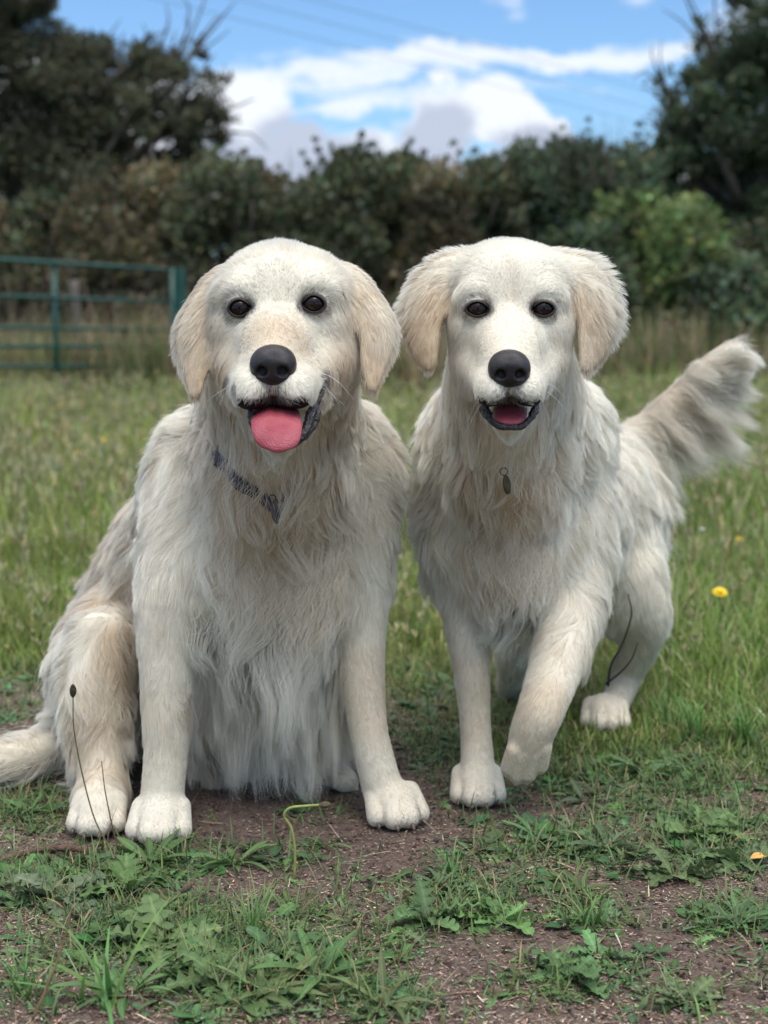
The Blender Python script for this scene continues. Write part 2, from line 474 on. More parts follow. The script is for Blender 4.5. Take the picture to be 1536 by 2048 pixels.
def sculpt_a():
    F = Field((-.78, 1.50, -.01), (.14, 2.85, .87), .0030)
    s = Sculpt(F); E, C, S = s.E, s.C, s.S
    # trunk, leaning back to the left
    C((545, 1000, 2.16, 185), (400, 1130, 2.38, 175), (290, 1330, 2.50, 165), k=.05, kin=.05)
    E(552, 1040, 2.11, 190, 205, .15, .06)
    E(555, 1180, 2.09, 150, 120, .12, .06)
    # neck and throat
    C((566, 680, 1.98, 135), (555, 880, 2.07, 160), k=.05)
    C((560, 840, 1.90, 66), (552, 960, 1.98, 110), k=.05)
    E(405, 912, 2.22, 78, 90, .10, .07); E(712, 900, 2.20, 60, 82, .10, .07)
    # shoulders, front legs
    C((395, 960, 2.12, 95), (345, 1180, 2.04, 72), (332, 1300, 2.015, 54), (332, 1480, 1.99, 43), (325, 1590, 1.975, 42), k=.04, kin=.02)
    C((705, 950, 2.12, 85), (722, 1140, 2.10, 62), (720, 1280, 2.08, 49), (735, 1450, 2.045, 38), (760, 1560, 2.03, 39), k=.04, kin=.02)
    toes, paws = [], []
    g = G(322, 1668); paws.append((g, .077, .098, .02, .0165))
    g = G(787, 1638); paws.append((g, .077, .098, .28, .0165))
    # near thigh, shin, hind foot
    E(215, 1330, 2.30, 88, 130, .16, .05, rot=roty(-.15))
    C((205, 1280, 2.16, 62), (190, 1400, 2.12, 62), (205, 1530, 2.08, 44), (200, 1600, 2.02, 36), k=.04, kin=.02)
    C((200, 1600, 2.02, 36), (215, 1560, 2.28, 40), k=.03)
    g = G(199, 1653); paws.append((g, .070, .095, .0, .0150))
    # rump and far thigh, far hind foot
    E(300, 1420, 2.48, 150, 110, .16, .05)
    C((430, 1350, 2.42, 100), (560, 1440, 2.30, 62), (640, 1530, 2.20, 32), k=.04, kin=.02)
    C((640, 1530, 2.20, 30), (690, 1560, 2.14, 24), k=.02)
    E(548, 1290, 2.14, 95, 80, .10, .05)
    E(500, 1440, 2.34, 130, 90, .11, .05)
    E(440, 1390, 2.20, 62, 130, .09, .05); E(628, 1350, 2.20, 52, 110, .08, .05)
    # tail on the ground to the left
    C((270, 1430, 2.50, 50), (165, 1470, 2.32, 42), (70, 1506, 2.20, 32), (-30, 1522, 2.15, 28), (-160, 1530, 2.13, 22), k=.03)
    F.smooth(3)
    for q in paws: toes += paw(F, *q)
    # ---- head
    E(567, 604, 1.885, 142, 102, .090, .03)
    E(567, 566, 1.845, 104, 58, .046, .03)
    E(474, 700, 1.880, 56, 92, .065, .03); E(662, 700, 1.880, 56, 92, .065, .03)
    E(566, 775, 1.95, 132, 105, .085, .04)
    for u, v in ((482, 616), (627, 609)):                            # cheekbone under and beside the eye
        sd = -1 if u < 555 else 1
        S(u + sd * 20, v + 34, 1.835, 36, .022)
        C((u - sd * 24, v - 32, 1.812, 21), (u + sd * 6, v - 42, 1.808, 22), (u + sd * 34, v - 26, 1.822, 20), k=.016)   # brow ridge
    C((556, 590, 1.838, 46), (554, 640, 1.806, 42), (550, 690, 1.764, 46), k=.032)
    for u in (512, 594): E(u, 692, 1.808, 38, 44, .040, .030)
    C((551, 690, 1.778, 62), (546, 735, 1.728, 52), k=.02)
    C((470, 725, 1.850, 44), (500, 768, 1.750, 41), k=.020); C((656, 722, 1.850, 44), (597, 766, 1.750, 41), k=.020)
    E(504, 774, 1.722, 40, 43, .036, .012); E(593, 772, 1.722, 41, 43, .036, .012)
    C((558, 805, 1.87, 64), (558, 858, 1.778, 40), k=.016)
    F.ell(P(550, 828, 1.71), (.036, .065, .0150), .006, '-')         # mouth
    C((470, 772, 1.765, 6), (505, 818, 1.715, 8), k=.006, op='-'); C((652, 760, 1.765, 9), (614, 815, 1.715, 11), k=.006, op='-')
    E(503, 790, 1.716, 35, 29, .030, .008); E(592, 788, 1.716, 35, 29, .030, .008)
    C((546, 778, 1.690, 2.5), (546, 822, 1.690, 4), k=.006, op='-')   # groove under the nose
    C((448, 748, 1.790, 4), (452, 790, 1.780, 5), k=.012, op='-')
    C((567, 500, 1.80, 3), (560, 600, 1.785, 4), k=.02, op='-')       # furrow of the forehead
    for e in EYES_A: eye_socket(F, *e)
    # ears
    n = np.array([-.35, -.94, 0]); n /= np.linalg.norm(n)
    C((455, 562, 1.885, 32), (421, 592, 1.87, 32), (386, 672, 1.850, 38), (389, 742, 1.835, 26), (390, 786, 1.825, 14), k=.016, n=n, sq=3.3)
    n = np.array([.35, -.94, 0]); n /= np.linalg.norm(n)
    C((690, 560, 1.885, 32), (722, 590, 1.87, 32), (756, 664, 1.850, 38), (748, 732, 1.835, 26), (744, 772, 1.825, 14), k=.016, n=n, sq=3.3)
    return F, toes

def sculpt_b():
    F = Field((-.02, 1.60, -.01), (.80, 2.98, .90), .0030)
    s = Sculpt(F); E, C, S = s.E, s.C, s.S
    C((1035, 1010, 2.28, 170), (1100, 1020, 2.45, 155), (1150, 1000, 2.62, 140), k=.05, kin=.06)
    E(1020, 1030, 2.22, 160, 180, .14, .05)
    E(1010, 1110, 2.15, 110, 105, .09, .05)
    E(1080, 1150, 2.42, 110, 105, .16, .05)
    C((1019, 680, 2.05, 115), (1030, 870, 2.15, 150), k=.05)
    C((1020, 840, 1.96, 55), (1015, 950, 2.07, 95), k=.05)
    E(905, 872, 2.26, 50, 84, .09, .07); E(1148, 850, 2.30, 52, 85, .10, .07)
    # planted front leg
    C((915, 1010, 2.24, 75), (925, 1180, 2.18, 50), (940, 1300, 2.15, 39), (950, 1440, 2.13, 30), (956, 1540, 2.11, 33), k=.04, kin=.02)
    toes, paws = [], []
    g = G(954, 1597); paws.append((g, .070, .092, .0, .0152))
    # lifted front leg
    C((1130, 1010, 2.24, 85), (1150, 1180, 2.17, 58), (1120, 1310, 2.08, 52), (1086, 1410, 2.00, 46), (1062, 1470, 1.995, 42), (1047, 1515, 2.01, 34), k=.04, kin=.015)
    # hindquarters
    E(1175, 1010, 2.62, 118, 130, .16, .05)
    E(1235, 1140, 2.56, 75, 125, .11, .04)
    C((1262, 1160, 2.50, 66), (1297, 1235, 2.50, 42), (1262, 1330, 2.58, 33), (1235, 1395, 2.56, 28), (1218, 1430, 2.52, 30), k=.03, kin=.015)
    g = G(1210, 1452); paws.append((g, .074, .096, -.15, .0158))
    C((1080, 1180, 2.62, 80), (1040, 1290, 2.62, 40), (1020, 1370, 2.68, 26), k=.04, kin=.02)
    # tail
    C((1240, 900, 2.70, 40), (1300, 850, 2.74, 27), (1380, 775, 2.74, 22), (1440, 715, 2.72, 18), (1478, 700, 2.70, 12), k=.03, kin=.02)
    F.smooth(3)
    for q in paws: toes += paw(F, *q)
    for a, b, c, d in ((1030, 1500, 1018, 1536), (1048, 1508, 1034, 1549), (1068, 1506, 1056, 1548), (1086, 1494, 1080, 1530)):
        C((a, b, 1.985, 17), (c, d, 1.995, 16), k=.005)
    for a, b, c, d in ((1036, 1484, 1023, 1552), (1056, 1486, 1043, 1560), (1077, 1482, 1069, 1552)):
        C((a, b, 1.962, 3), (c, d, 1.975, 6), k=.004, op='-')
    # ---- head
    E(1020, 602, 1.960, 120, 110, .086, .03)
    E(1020, 558, 1.925, 94, 58, .046, .03)
    E(945, 690, 1.955, 46, 88, .060, .03); E(1095, 690, 1.955, 46, 88, .060, .03)
    E(1020, 770, 2.02, 105, 100, .080, .04)
    for u, v in ((955, 618), (1084, 618)):
        sd = -1 if u < 1020 else 1
        S(u + sd * 16, v + 34, 1.915, 32, .022)
        C((u - sd * 22, v - 28, 1.893, 19), (u + sd * 6, v - 36, 1.889, 20), (u + sd * 32, v - 20, 1.902, 18), k=.016)
    C((1020, 590, 1.920, 42), (1019, 645, 1.890, 40), (1019, 700, 1.847, 42), k=.032)
    for u in (986, 1053): E(u, 696, 1.885, 32, 42, .038, .028)
    C((1019, 695, 1.862, 54), (1019, 740, 1.805, 46), k=.02)
    C((948, 725, 1.930, 36), (982, 768, 1.830, 34), k=.018); C((1090, 725, 1.930, 36), (1056, 768, 1.830, 34), k=.018)
    E(983, 775, 1.800, 32, 38, .034, .012); E(1056, 775, 1.800, 32, 38, .034, .012)
    C((1019, 797, 1.93, 56), (1019, 836, 1.84, 33), k=.015)
    F.ell(P(1020, 825, 1.79), (.031, .060, .0165), .006, '-')
    C((965, 798, 1.835, 7), (990, 818, 1.79, 8), k=.006, op='-'); C((1075, 798, 1.835, 7), (1048, 818, 1.79, 8), k=.006, op='-')
    E(984, 786, 1.795, 29, 26, .028, .008); E(1054, 786, 1.795, 29, 26, .028, .008)
    C((1019, 780, 1.768, 2.5), (1019, 812, 1.768, 4), k=.006, op='-')
    C((1020, 490, 1.88, 3), (1020, 600, 1.87, 4), k=.02, op='-')
    for e in EYES_B: eye_socket(F, *e)
    n = np.array([-.45, -.9, 0]); n /= np.linalg.norm(n)
    C((925, 535, 1.965, 34), (880, 565, 1.955, 44), (846, 625, 1.94, 44), (848, 690, 1.925, 32), (858, 726, 1.915, 17), k=.016, n=n, sq=3.3)
    n = np.array([.45, -.9, 0]); n /= np.linalg.norm(n)
    C((1115, 535, 1.965, 34), (1172, 565, 1.955, 46), (1196, 625, 1.94, 46), (1188, 690, 1.925, 34), (1174, 730, 1.915, 17), k=.016, n=n, sq=3.3)
    return F, toes
NROOT = 380000
# ------------------------------------------------------------------ faces: nose, eyes, tongue, lips, claws
M_NOSE = mat_noise('nose_leather', (.010, .008, .009), (.024, .018, .019), 60, .30, .28, 1100, spec=.40)
M_EYE = mat('eye_gloss', (.012, .007, .005), .05, .30)
M_TONGUE = mat_noise('tongue_wet', (.37, .058, .078), (.45, .095, .115), 60, .38, .35, 700, spec=.5, Subsurface_Weight=.15, Subsurface_Scale=.004)
M_LIP = mat_noise('lip_wet', (.012, .011, .013), (.035, .028, .030), 90, .28, .5, 300, spec=.6)
M_CLAW = mat_noise('claw_horn', (.06, .045, .035), (.16, .12, .09), 200, .4)
M_SKIN = mat_attr('dog_skin', .75, .2)
M_LID = mat_attr('eyelid_skin', .5, .3)

def make_nose(parent, u, v, Y, w, h, tilt=.15, yaw=0.0):
    F = Field((-.036, -.03, -.034), (.036, .045, .034), .0012)
    F.ell((0, .006, .004), (.0242, .0230, .0182), .006)
    F.ell((0, .006, -.010), (.0165, .0200, .0130), .008)
    for s in (-1, 1):
        F.ell((s * .0125, .000, -.004), (.0115, .0150, .0130), .008)
    for s in (-1, 1):
        F.ell((s * .0112, -.0165, -.0042), (.0062, .0100, .0064), .0035, '-')
        F.cone((s * .0140, -.0155, -.0065), (s * .0226, -.0085, -.0105), .0032, .0018, .003, '-')
    F.cone((0, -.0190, -.002), (0, -.0170, -.0225), .0008, .0013, .0022, '-')
    V, Q = F.quads()
    inner = ((np.abs(V[:, 0]) - .0108) / .0060) ** 2 + ((V[:, 2] + .004) / .0062) ** 2
    dep = np.clip((V[:, 1] + .0135) / .004, 0, 1) * np.clip(1.3 - inner, 0, 1)
    V = V * np.array([w / .048, 1.0, h / .044])
    V = V @ rotx(tilt).T @ rotz(yaw).T + P(u, v, Y)
    return link('nose', quad_mesh('nose', V, Q), parent, M_NOSE)

def make_eye(parent, F, u, v, Yc, hw, hh, r, tilt=0.0, side=1, droop=0.0):
    """eyeball with a lid shell round an almond opening (hw, hh half sizes in metres)"""
    c = P(u, v, Yc)
    th = np.linspace(0, PI, 21)[:, None]; ph = np.linspace(0, 2 * PI, 32, endpoint=False)[None]
    V = np.stack([(np.sin(th) * np.cos(ph)) * r, (-np.cos(th) + 0 * ph) * r, (np.sin(th) * np.sin(ph)) * r], -1).reshape(-1, 3) + c
    Q = [(i * 32 + j, i * 32 + (j + 1) % 32, (i + 1) * 32 + (j + 1) % 32, (i + 1) * 32 + j) for i in range(20) for j in range(32)]
    eye = link('eye', quad_mesh('eye', V, Q), parent, M_EYE)
    n = 40; t = np.linspace(0, 2 * PI, n, endpoint=False)
    ct, st = np.cos(t), np.sin(t)
    up = np.where(st > 0, .92, .86)
    ax = hw * ct; inn = np.maximum(0, -side * ct)
    ax = ax * (1 + .34 * inn ** 4); az = hh * st * up * (1 - .25 * np.abs(ct) ** 3) * (1 - .35 * inn ** 2) - .30 * hh * inn ** 3
    x0, z0 = ax * math.cos(tilt) - az * math.sin(tilt), ax * math.sin(tilt) + az * math.cos(tilt)
    rings, cols = [], []
    dark = np.array([.030, .022, .020]); skin = np.array([.60, .50, .40])
    for k, (f, rr, cmix) in enumerate(((1.0, 1.01, 0), (1.01, 1.14, 0), (1.08, 1.20, .0), (1.18, 1.19, .0), (1.30, 1.13, .12), (1.5, 1.0, .45))):
        x, z = x0 * f, z0 * f
        if k > 4: x, z = x0 * 1.24 + (x0 / np.hypot(x0, z0)) * (f - 1.24) * .007, z0 * 1.24 + (z0 / np.hypot(x0, z0)) * (f - 1.24) * .007
        rad = np.minimum(np.hypot(x, z), r * rr * .98)
        y = -np.sqrt(np.maximum((r * rr) ** 2 - rad ** 2, 0)) + (.010 * max(0, f - 1.3))
        rings.append(np.stack([x, y, z], 1) + c); cols.append(np.tile(dark + (skin - dark) * cmix, (n, 1)))
    V = np.concatenate(rings); m = len(rings)
    Q = [(i * n + j, i * n + (j + 1) % n, (i + 1) * n + (j + 1) % n, (i + 1) * n + j) for i in range(m - 1) for j in range(n)]
    link('eyelid', quad_mesh('eyelid', V, Q, True, np.concatenate(cols)), parent, M_LID)
    return (c + np.array([0, -r * .6, 0]), np.array([hw * 1.12, .02, hh * 1.12]))

def make_claws(parent, toes, idx=None):
    for p, r, f in toes:
        f = f / np.linalg.norm(f)
        a = p + f * r * .84 - np.array([0, 0, r * .38]); b = a + f * r * .38 - np.array([0, 0, r * .22]); c = b + f * r * .12 - np.array([0, 0, r * .18])
        tube_obj('claw', spline([a, b, c], 7), [.0031, .0031, .0029, .0026, .0021, .0015, .0007], M_CLAW, parent, 8)

# ------------------------------------------------------------------ fur
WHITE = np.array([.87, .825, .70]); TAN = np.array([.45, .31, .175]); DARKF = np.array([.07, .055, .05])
def hair_material():
    m = bpy.data.materials.new('fur'); m.use_nodes = True; nt = m.node_tree; nt.nodes.clear()
    out = _n(nt, 'ShaderNodeOutputMaterial'); a = _n(nt, 'ShaderNodeAttribute', attribute_name='col')
    h = _n(nt, 'ShaderNodeBsdfHairPrincipled'); h.model = 'CHIANG'; h.parametrization = 'COLOR'
    nt.links.new(a.outputs['Color'], h.inputs['Color'])
    h.inputs['Roughness'].default_value = .42; h.inputs['Radial Roughness'].default_value = .55
    h.inputs['IOR'].default_value = 1.45
    d = _n(nt, 'ShaderNodeBsdfDiffuse'); nt.links.new(a.outputs['Color'], d.inputs['Color'])
    mx = _n(nt, 'ShaderNodeMixShader'); mx.inputs[0].default_value = HAIR_DIFF
    nt.links.new(h.outputs[0], mx.inputs[1]); nt.links.new(d.outputs[0], mx.inputs[2])
    nt.links.new(mx.outputs[0], out.inputs['Surface'])
    return m
HAIR_DIFF = .55
M_FUR = hair_material()

def groom(parent, F, V, Q, anchors, extra, excl, nroots, seed, darks=(), fringe=()):
    rng = np.random.default_rng(seed)
    T = np.concatenate([Q[:, [0, 1, 2]], Q[:, [0, 2, 3]]])
    A, B, C = V[T[:, 0]], V[T[:, 1]], V[T[:, 2]]
    nrm = np.cross(B - A, C - A); area = np.linalg.norm(nrm, axis=1) * .5; nrm /= area[:, None] * 2 + 1e-12
    cen = (A + B + C) / 3
    # anchors: position on the surface, direction in the world
    AP, AD, AV = [], [], []
    for (u, v, du, dv, L, lift, wave, tint) in anchors:
        p = F.first_hit(u, v); d = P(u + du * 10, v + dv * 10, p[1]) - p
        AP.append(p); AD.append(d / np.linalg.norm(d)); AV.append((L * .001, lift, wave, tint))
    for (p, d, L, lift, wave, tint) in extra:
        AP.append(np.asarray(p)); d = np.asarray(d, float); AD.append(d / np.linalg.norm(d)); AV.append((L * .001, lift, wave, tint))
    AP, AD, AV = np.array(AP), np.array(AD), np.array(AV)
    def field(p, chunk=40000):
        D, W = np.zeros_like(p), np.zeros((len(p), 4))
        for i in range(0, len(p), chunk):
            q = p[i:i + chunk]
            d2 = ((q[:, None] - AP[None]) ** 2).sum(-1)
            w = np.exp(-d2 / (2 * .018 ** 2)) + 1e-3 / (1 + (d2 / .03 ** 2) ** 2)
            w /= w.sum(1)[:, None]
            D[i:i + chunk] = w @ AD; W[i:i + chunk] = w @ AV
        return D, W
    _, W = field(cen)
    Lc = W[:, 0]
    dens = np.interp(Lc, [.004, .010, .018, .035, .08, .12], [4.6, 3.4, 1.9, 1.0, .9, 2.0])
    view = np.array([0, 0, CAM_H]) - cen; view /= np.linalg.norm(view, axis=1)[:, None]
    face = (nrm * view).sum(1)
    dens *= np.interp(face, [-.5, -.15], [.22, 1.0])
    w = area * dens; w /= w.sum()
    t = rng.choice(len(T), nroots, p=w)
    r1, r2 = rng.random(nroots), rng.random(nroots); s = np.sqrt(r1)
    R = A[t] * (1 - s)[:, None] + B[t] * (s * (1 - r2))[:, None] + C[t] * (s * r2)[:, None]
    keep = R[:, 2] > .004
    for c, rr in excl:
        keep &= (((R - c) / rr) ** 2).sum(1) > 1
    R = R[keep]; N = len(R)
    _, nor = F.sample(R)
    D, W = field(R)
    # lock-scale disorder
    nz = lambda f, sd: noise3(R, f, sd)
    L = W[:, 0] * (1 + .22 * nz(60, seed + 1) + .12 * nz(250, seed + 2)) * rng.uniform(.72, 1.12, N)
    longf = np.clip((W[:, 0] - .012) / .03, 0, 1)
    side = np.cross(D, nor); side /= np.linalg.norm(side, axis=1)[:, None] + 1e-9
    swing = (.55 * nz(34, seed + 3) + .38 * nz(100, seed + 4)) * (.25 + .75 * longf) + rng.normal(0, .07, N)
    D = D + side * swing[:, None]
    D /= np.linalg.norm(D, axis=1)[:, None] + 1e-9
    lift = W[:, 1] * (1 + .25 * longf) * (1 + .4 * nz(70, seed + 5)) + rng.normal(0, .05, N)
    # clump guides
    def guides(frac, maxd):
        m = max(4, int(N * frac)); gi = rng.choice(N, m, replace=False)
        kd = kdtree.KDTree(m)
        Rj = R[gi]
        for i in range(m): kd.insert(Rj[i], i)
        kd.balance()
        out = np.arange(N); find = kd.find
        jit = rng.normal(0, .0008, (N, 3))
        near = np.fromiter((find(x)[1] for x in (R + jit)), np.int64, N)
        g = gi[near]
        ok = ((nor[g] * nor).sum(1) > .4) & (np.linalg.norm(R[g] - R, axis=1) < maxd)
        return np.where(ok, g, out)
    gc = guides(1 / 190., .035); gf = guides(1 / 14., .012)
    K = 9
    S = np.linspace(0, 1, K)
    pos = np.zeros((N, K, 3), np.float32); p = R.copy(); pos[:, 0] = p - nor * .0015
    # lock members share the lock's own direction and length to a degree
    mixf = (.55 * longf)[:, None]
    D = D * (1 - mixf) + D[gc] * mixf; D /= np.linalg.norm(D, axis=1)[:, None] + 1e-9
    L = L * (1 - .5 * longf) + L[gc] * .5 * longf * rng.uniform(.7, 1.3, N)[gc]
    L = L * np.where(L > .10, np.where(R[:, 1] > 2.62, rng.uniform(.55, 1.05, N), rng.uniform(.35, 1.15, N)), 1)
    lockh = rng.uniform(.1, 2.6, N)[gc]
    hang = np.clip((L - .05) / .10, 0, .8) * (R[:, 1] < 2.6)
    for k in range(1, K):
        sk = S[k]; h = L / (K - 1)
        d, g = F.sample(p)
        dn = (D * g).sum(1)
        Dt = D - g * np.where(dn < 0, dn, dn * np.exp(-np.maximum(d, 0) / .01) * .8)[:, None]
        Dt /= np.linalg.norm(Dt, axis=1)[:, None] + 1e-9
        dirn = Dt + g * (lift * (1 - sk) ** 1.0)[:, None]
        dirn[:, 2] -= hang * sk
        dirn /= np.linalg.norm(dirn, axis=1)[:, None]
        p = p + dirn * h[:, None]
        d, g = F.sample(p)
        want = np.minimum(.22 * L * sk, .014) * np.clip(lift * 1.4, .1, 1) * lockh
        push = np.clip(want - d, 0, .02)
        p = p + g * push[:, None]
        p[:, 2] = np.maximum(p[:, 2], .003)
        pos[:, k] = p
    # waves, coherent inside a coarse lock
    ph = rng.uniform(0, 6.28, N)[gc]; lam = rng.uniform(.036, .064, N)[gc] * (1 + 1.2 * np.clip((L - .06) / .08, 0, 1))
    bn = side * .8 + nor * (rng.normal(0, .45, N)[gc])[:, None]
    amp = (W[:, 2] * np.clip(L, 0, .09) * .20 * longf)
    arc = S[None] * L[:, None]
    wv = np.sin(arc / lam[:, None] * 6.28 + ph[:, None]) * amp[:, None] * S[None] ** .6
    pos += (bn[:, None] * wv[..., None]).astype(np.float32)
    # clumping, coarse then fine
    cc = (.45 + .40 * rng.random(N)[gc]) * longf * np.interp(L, [.09, .14], [1, .6])
    off = (R - R[gc]) * .30
    f = (cc[:, None] * S[None] ** 1.3)[..., None].astype(np.float32)
    pos = pos * (1 - f) + (pos[gc] + off[:, None].astype(np.float32)) * f
    cf = .26 + .27 * longf * np.interp(L, [.08, .15], [1, .55]) + .15 * rng.random(N)[gf]
    off = (R - R[gf]) * .12
    f = (cf[:, None] * S[None] ** 1.1)[..., None].astype(np.float32)
    pos = pos * (1 - f) + (pos[gf] + off[:, None].astype(np.float32)) * f
    # flyaways
    fly = (rng.random(N) < .11)[:, None, None]
    jit = rng.normal(0, 1, (N, 1, 3)) * (.10 * np.minimum(L, .08) + .05 * np.maximum(L - .08, 0))[:, None, None] * (S ** 1.5)[None, :, None]
    pos += np.where(fly, jit, jit * .22).astype(np.float32)
    d, g = F.sample(pos[:, 1:].reshape(-1, 3).astype(np.float64))
    push = np.clip(.0006 - d, 0, .01)
    pos[:, 1:] += (g * push[:, None]).reshape(N, K - 1, 3).astype(np.float32)
    pos[..., 2] = np.maximum(pos[..., 2], .002)
    # colour
    tint = W[:, 3] + .16 * nz(45, seed + 7) + .10 * nz(180, seed + 8) + rng.normal(0, .05, N) + (rng.random(N)[gf] - .5) * .16
    tn = np.clip(tint[:, None] + np.interp(S, [0, .5, 1], [.38, .08, -.12])[None] * (.25 + .75 * longf[:, None]), 0, 1)[..., None]
    col = WHITE * (1 - tn) + TAN * tn
    val = np.clip(rng.normal(1, .04, N) + (rng.random(N)[gf] - .5) * .08, .7, 1.12)
    col = col * val[:, None, None]
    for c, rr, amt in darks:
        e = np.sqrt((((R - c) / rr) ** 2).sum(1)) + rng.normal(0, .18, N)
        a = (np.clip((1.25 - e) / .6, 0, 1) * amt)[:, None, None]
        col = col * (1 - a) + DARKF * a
    # write out: short strands with fewer points
    lm = W[:, 0]
    sets = [(lm < .016, [0, 2, 5, 8], .00026), (lm >= .016, list(range(9)), .00031)]
    sizes, PP, CC, RR = [], [], [], []
    for msk, idx, r0 in sets:
        n = int(msk.sum())
        if not n: continue
        sizes.append(np.full(n, len(idx), np.int32)); PP.append(pos[msk][:, idx].reshape(-1, 3)); CC.append(col[msk][:, idx].reshape(-1, 3))
        taper = np.interp(S[idx], [0, .5, 1], [1, .85, .18])
        RR.append((r0 * np.interp(L[msk], [.07, .13], [1, .72])[:, None] * rng.uniform(.7, 1.2, n)[:, None] * taper[None]).reshape(-1))
    sizes = np.concatenate(sizes); PP = np.concatenate(PP); CC = np.concatenate(CC); RR = np.concatenate(RR)
    hc = bpy.data.hair_curves.new('fur')
    hc.add_curves(sizes.tolist())
    hc.attributes['position'].data.foreach_set('vector', np.ascontiguousarray(PP, np.float32).ravel())
    ra = hc.attributes.new('radius', 'FLOAT', 'POINT') if 'radius' not in hc.attributes else hc.attributes['radius']
    ra.data.foreach_set('value', np.ascontiguousarray(RR, np.float32))
    ca = hc.attributes.new('col', 'FLOAT_COLOR', 'POINT')
    c4 = np.ones((len(CC), 4), np.float32); c4[:, :3] = np.clip(CC, 0, .95)
    ca.data.foreach_set('color', c4.ravel())
    link('fur', hc, parent, M_FUR)
    return field(V)[1][:, 3]

def body_mesh(parent, F, V, Q, mouths, tint):
    t = np.clip(tint * 1.25, 0, 1)[:, None]
    col = np.array([.75, .69, .565]) * (1 - t) + TAN * 1.05 * t
    for c, rr in mouths:
        e = np.sqrt((((V - c) / rr) ** 2).sum(1))
        a = np.clip((1.15 - e) / .2, 0, 1)[:, None]
        col = col * (1 - a) + np.array([.012, .006, .007]) * a
    return link('body', quad_mesh('body', V, Q, True, col), parent, M_SKIN)

def small_sdf(name, parent, mat, lo, hi, h, build, cols=None):
    F = Field(lo, hi, h); build(F, Sculpt(F)); V, Q = F.quads()
    return link(name, quad_mesh(name, V, Q, True, cols), parent, mat)

M_COLLAR = mat_noise('collar_webbing', (.038, .032, .040), (.115, .098, .12), 260, .8, .5, 700)
M_TAGB = mat_noise('tag_leather', (.05, .035, .03), (.10, .075, .06), 100, .5); M_TAGO = mat_noise('tag_brass', (.10, .075, .04), (.05, .038, .022), 100, .35, Metallic=.6)
def collar(parent, F, pts, hw, m):
    c = []
    for u, v, off in pts:
        p = F.first_hit(u, v); _, g = F.sample(p[None]); c.append(np.append(p + g[0] * (off + .002), g[0]))
    c = spline(c, 60); p = c[:, :3]; g = c[:, 3:] / np.linalg.norm(c[:, 3:], axis=1)[:, None]
    t = np.gradient(p, axis=0); t /= np.linalg.norm(t, axis=1)[:, None]
    b = np.cross(t, g); b /= np.linalg.norm(b, axis=1)[:, None]
    prof = [(-1, .3), (-.9, 1), (0, 1.15), (.9, 1), (1, .3), (.9, -1), (-.9, -1)]
    V = np.stack([p + b * hw * x + g * .0016 * y for x, y in prof], 1).reshape(-1, 3); n = len(prof)
    Q = [(i * n + j, i * n + (j + 1) % n, (i + 1) * n + (j + 1) % n, (i + 1) * n + j) for i in range(59) for j in range(n)]
    return link('collar', quad_mesh('collar', V, Q), parent, m)
def hang_tag(parent, F, u, v, off, hw, hh, m):
    p = F.first_hit(u, v); _, g = F.sample(p[None]); p = p + g[0] * off
    root = [o for o in parent.children if o.name.startswith('collar')][0]
    th = np.linspace(0, 2 * PI, 17)
    tube_obj('tag_ring', np.stack([np.cos(th) * .005, 0 * th - .002, np.sin(th) * .005], 1) + p, [.0009] * 17, M_TAGB, root, 6).location = (0, 0, 0)
    t = np.linspace(0, 2 * PI, 24, endpoint=False); V = []
    for y, f in ((-.0012, .9), (-.0012, 1.0), (.0012, 1.0), (.0012, .9)):
        V.append(np.stack([np.cos(t) * hw * f, np.full(24, y - .003) , np.sin(t) * hh * f - .005 - hh], 1))
    V = np.concatenate(V + [np.array([[0, -.0044, -.005 - hh], [0, -.0016, -.005 - hh]])]) @ rotz(.5).T @ roty(-.15).T + p
    Q = [(i * 24 + j, i * 24 + (j + 1) % 24, (i + 1) * 24 + (j + 1) % 24, (i + 1) * 24 + j) for i in range(3) for j in range(24)]
    Q += [(96, (j + 1) % 24, j, j) for j in range(24)] + [(97, 72 + j, 72 + (j + 1) % 24, 72 + (j + 1) % 24) for j in range(24)]
    link('name_tag', quad_mesh('name_tag', V, Q), root, m).location = (0, 0, 0)
def loft_tongue(parent, secs, th):
    q = spline([np.append(P(u, v, Y), w / PXM(P(u, v, Y))) for u, v, Y, w in secs], 26)
    n = 28; V = []
    t = np.linspace(0, 2 * PI, n, endpoint=False)
    tan = np.gradient(q[:, :3], axis=0); tan /= np.linalg.norm(tan, axis=1)[:, None]
    for i in range(len(q)):
        right = np.array([1.0, 0, 0]); nn = np.cross(right, tan[i]); nn /= np.linalg.norm(nn)   # faces the camera side
        if nn[1] > 0: nn = -nn
        x = np.cos(t) * q[i, 3]; y = np.sin(t) * th * min(1, q[i, 3] / .012 + .3)
        y = y + np.where(np.sin(t) > 0, -.0016 * np.exp(-(x / .0035) ** 2), 0) - .0030 * (x / max(q[i, 3], .004)) ** 2
        V.append(q[i, :3] + x[:, None] * right + y[:, None] * nn)
    m = len(q); V = np.concatenate(V)
    Q = [(i * n + j, i * n + (j + 1) % n, (i + 1) * n + (j + 1) % n, (i + 1) * n + j) for i in range(m - 1) for j in range(n)]
    V = np.vstack([V, V[-n:].mean(0)]); Q += [((m - 1) * n + j, (m - 1) * n + (j + 1) % n, m * n, m * n) for j in range(n)]
    return link('tongue', quad_mesh('tongue', V, Q), parent, M_TONGUE)
def whiskers(parent, rows):
    for (u, v, Y, du, dv, sag) in rows:
        a = P(u, v, Y); b = P(u + du, v + dv, Y + .012); m = (a + b) / 2 + np.array([0, 0, sag])
        V, Fq = tube(spline([a, m, b], 9), np.linspace(.00028, .00008, 9), 4); link('whisker', quad_mesh('whisker', V, Fq), parent, M_WHISK)
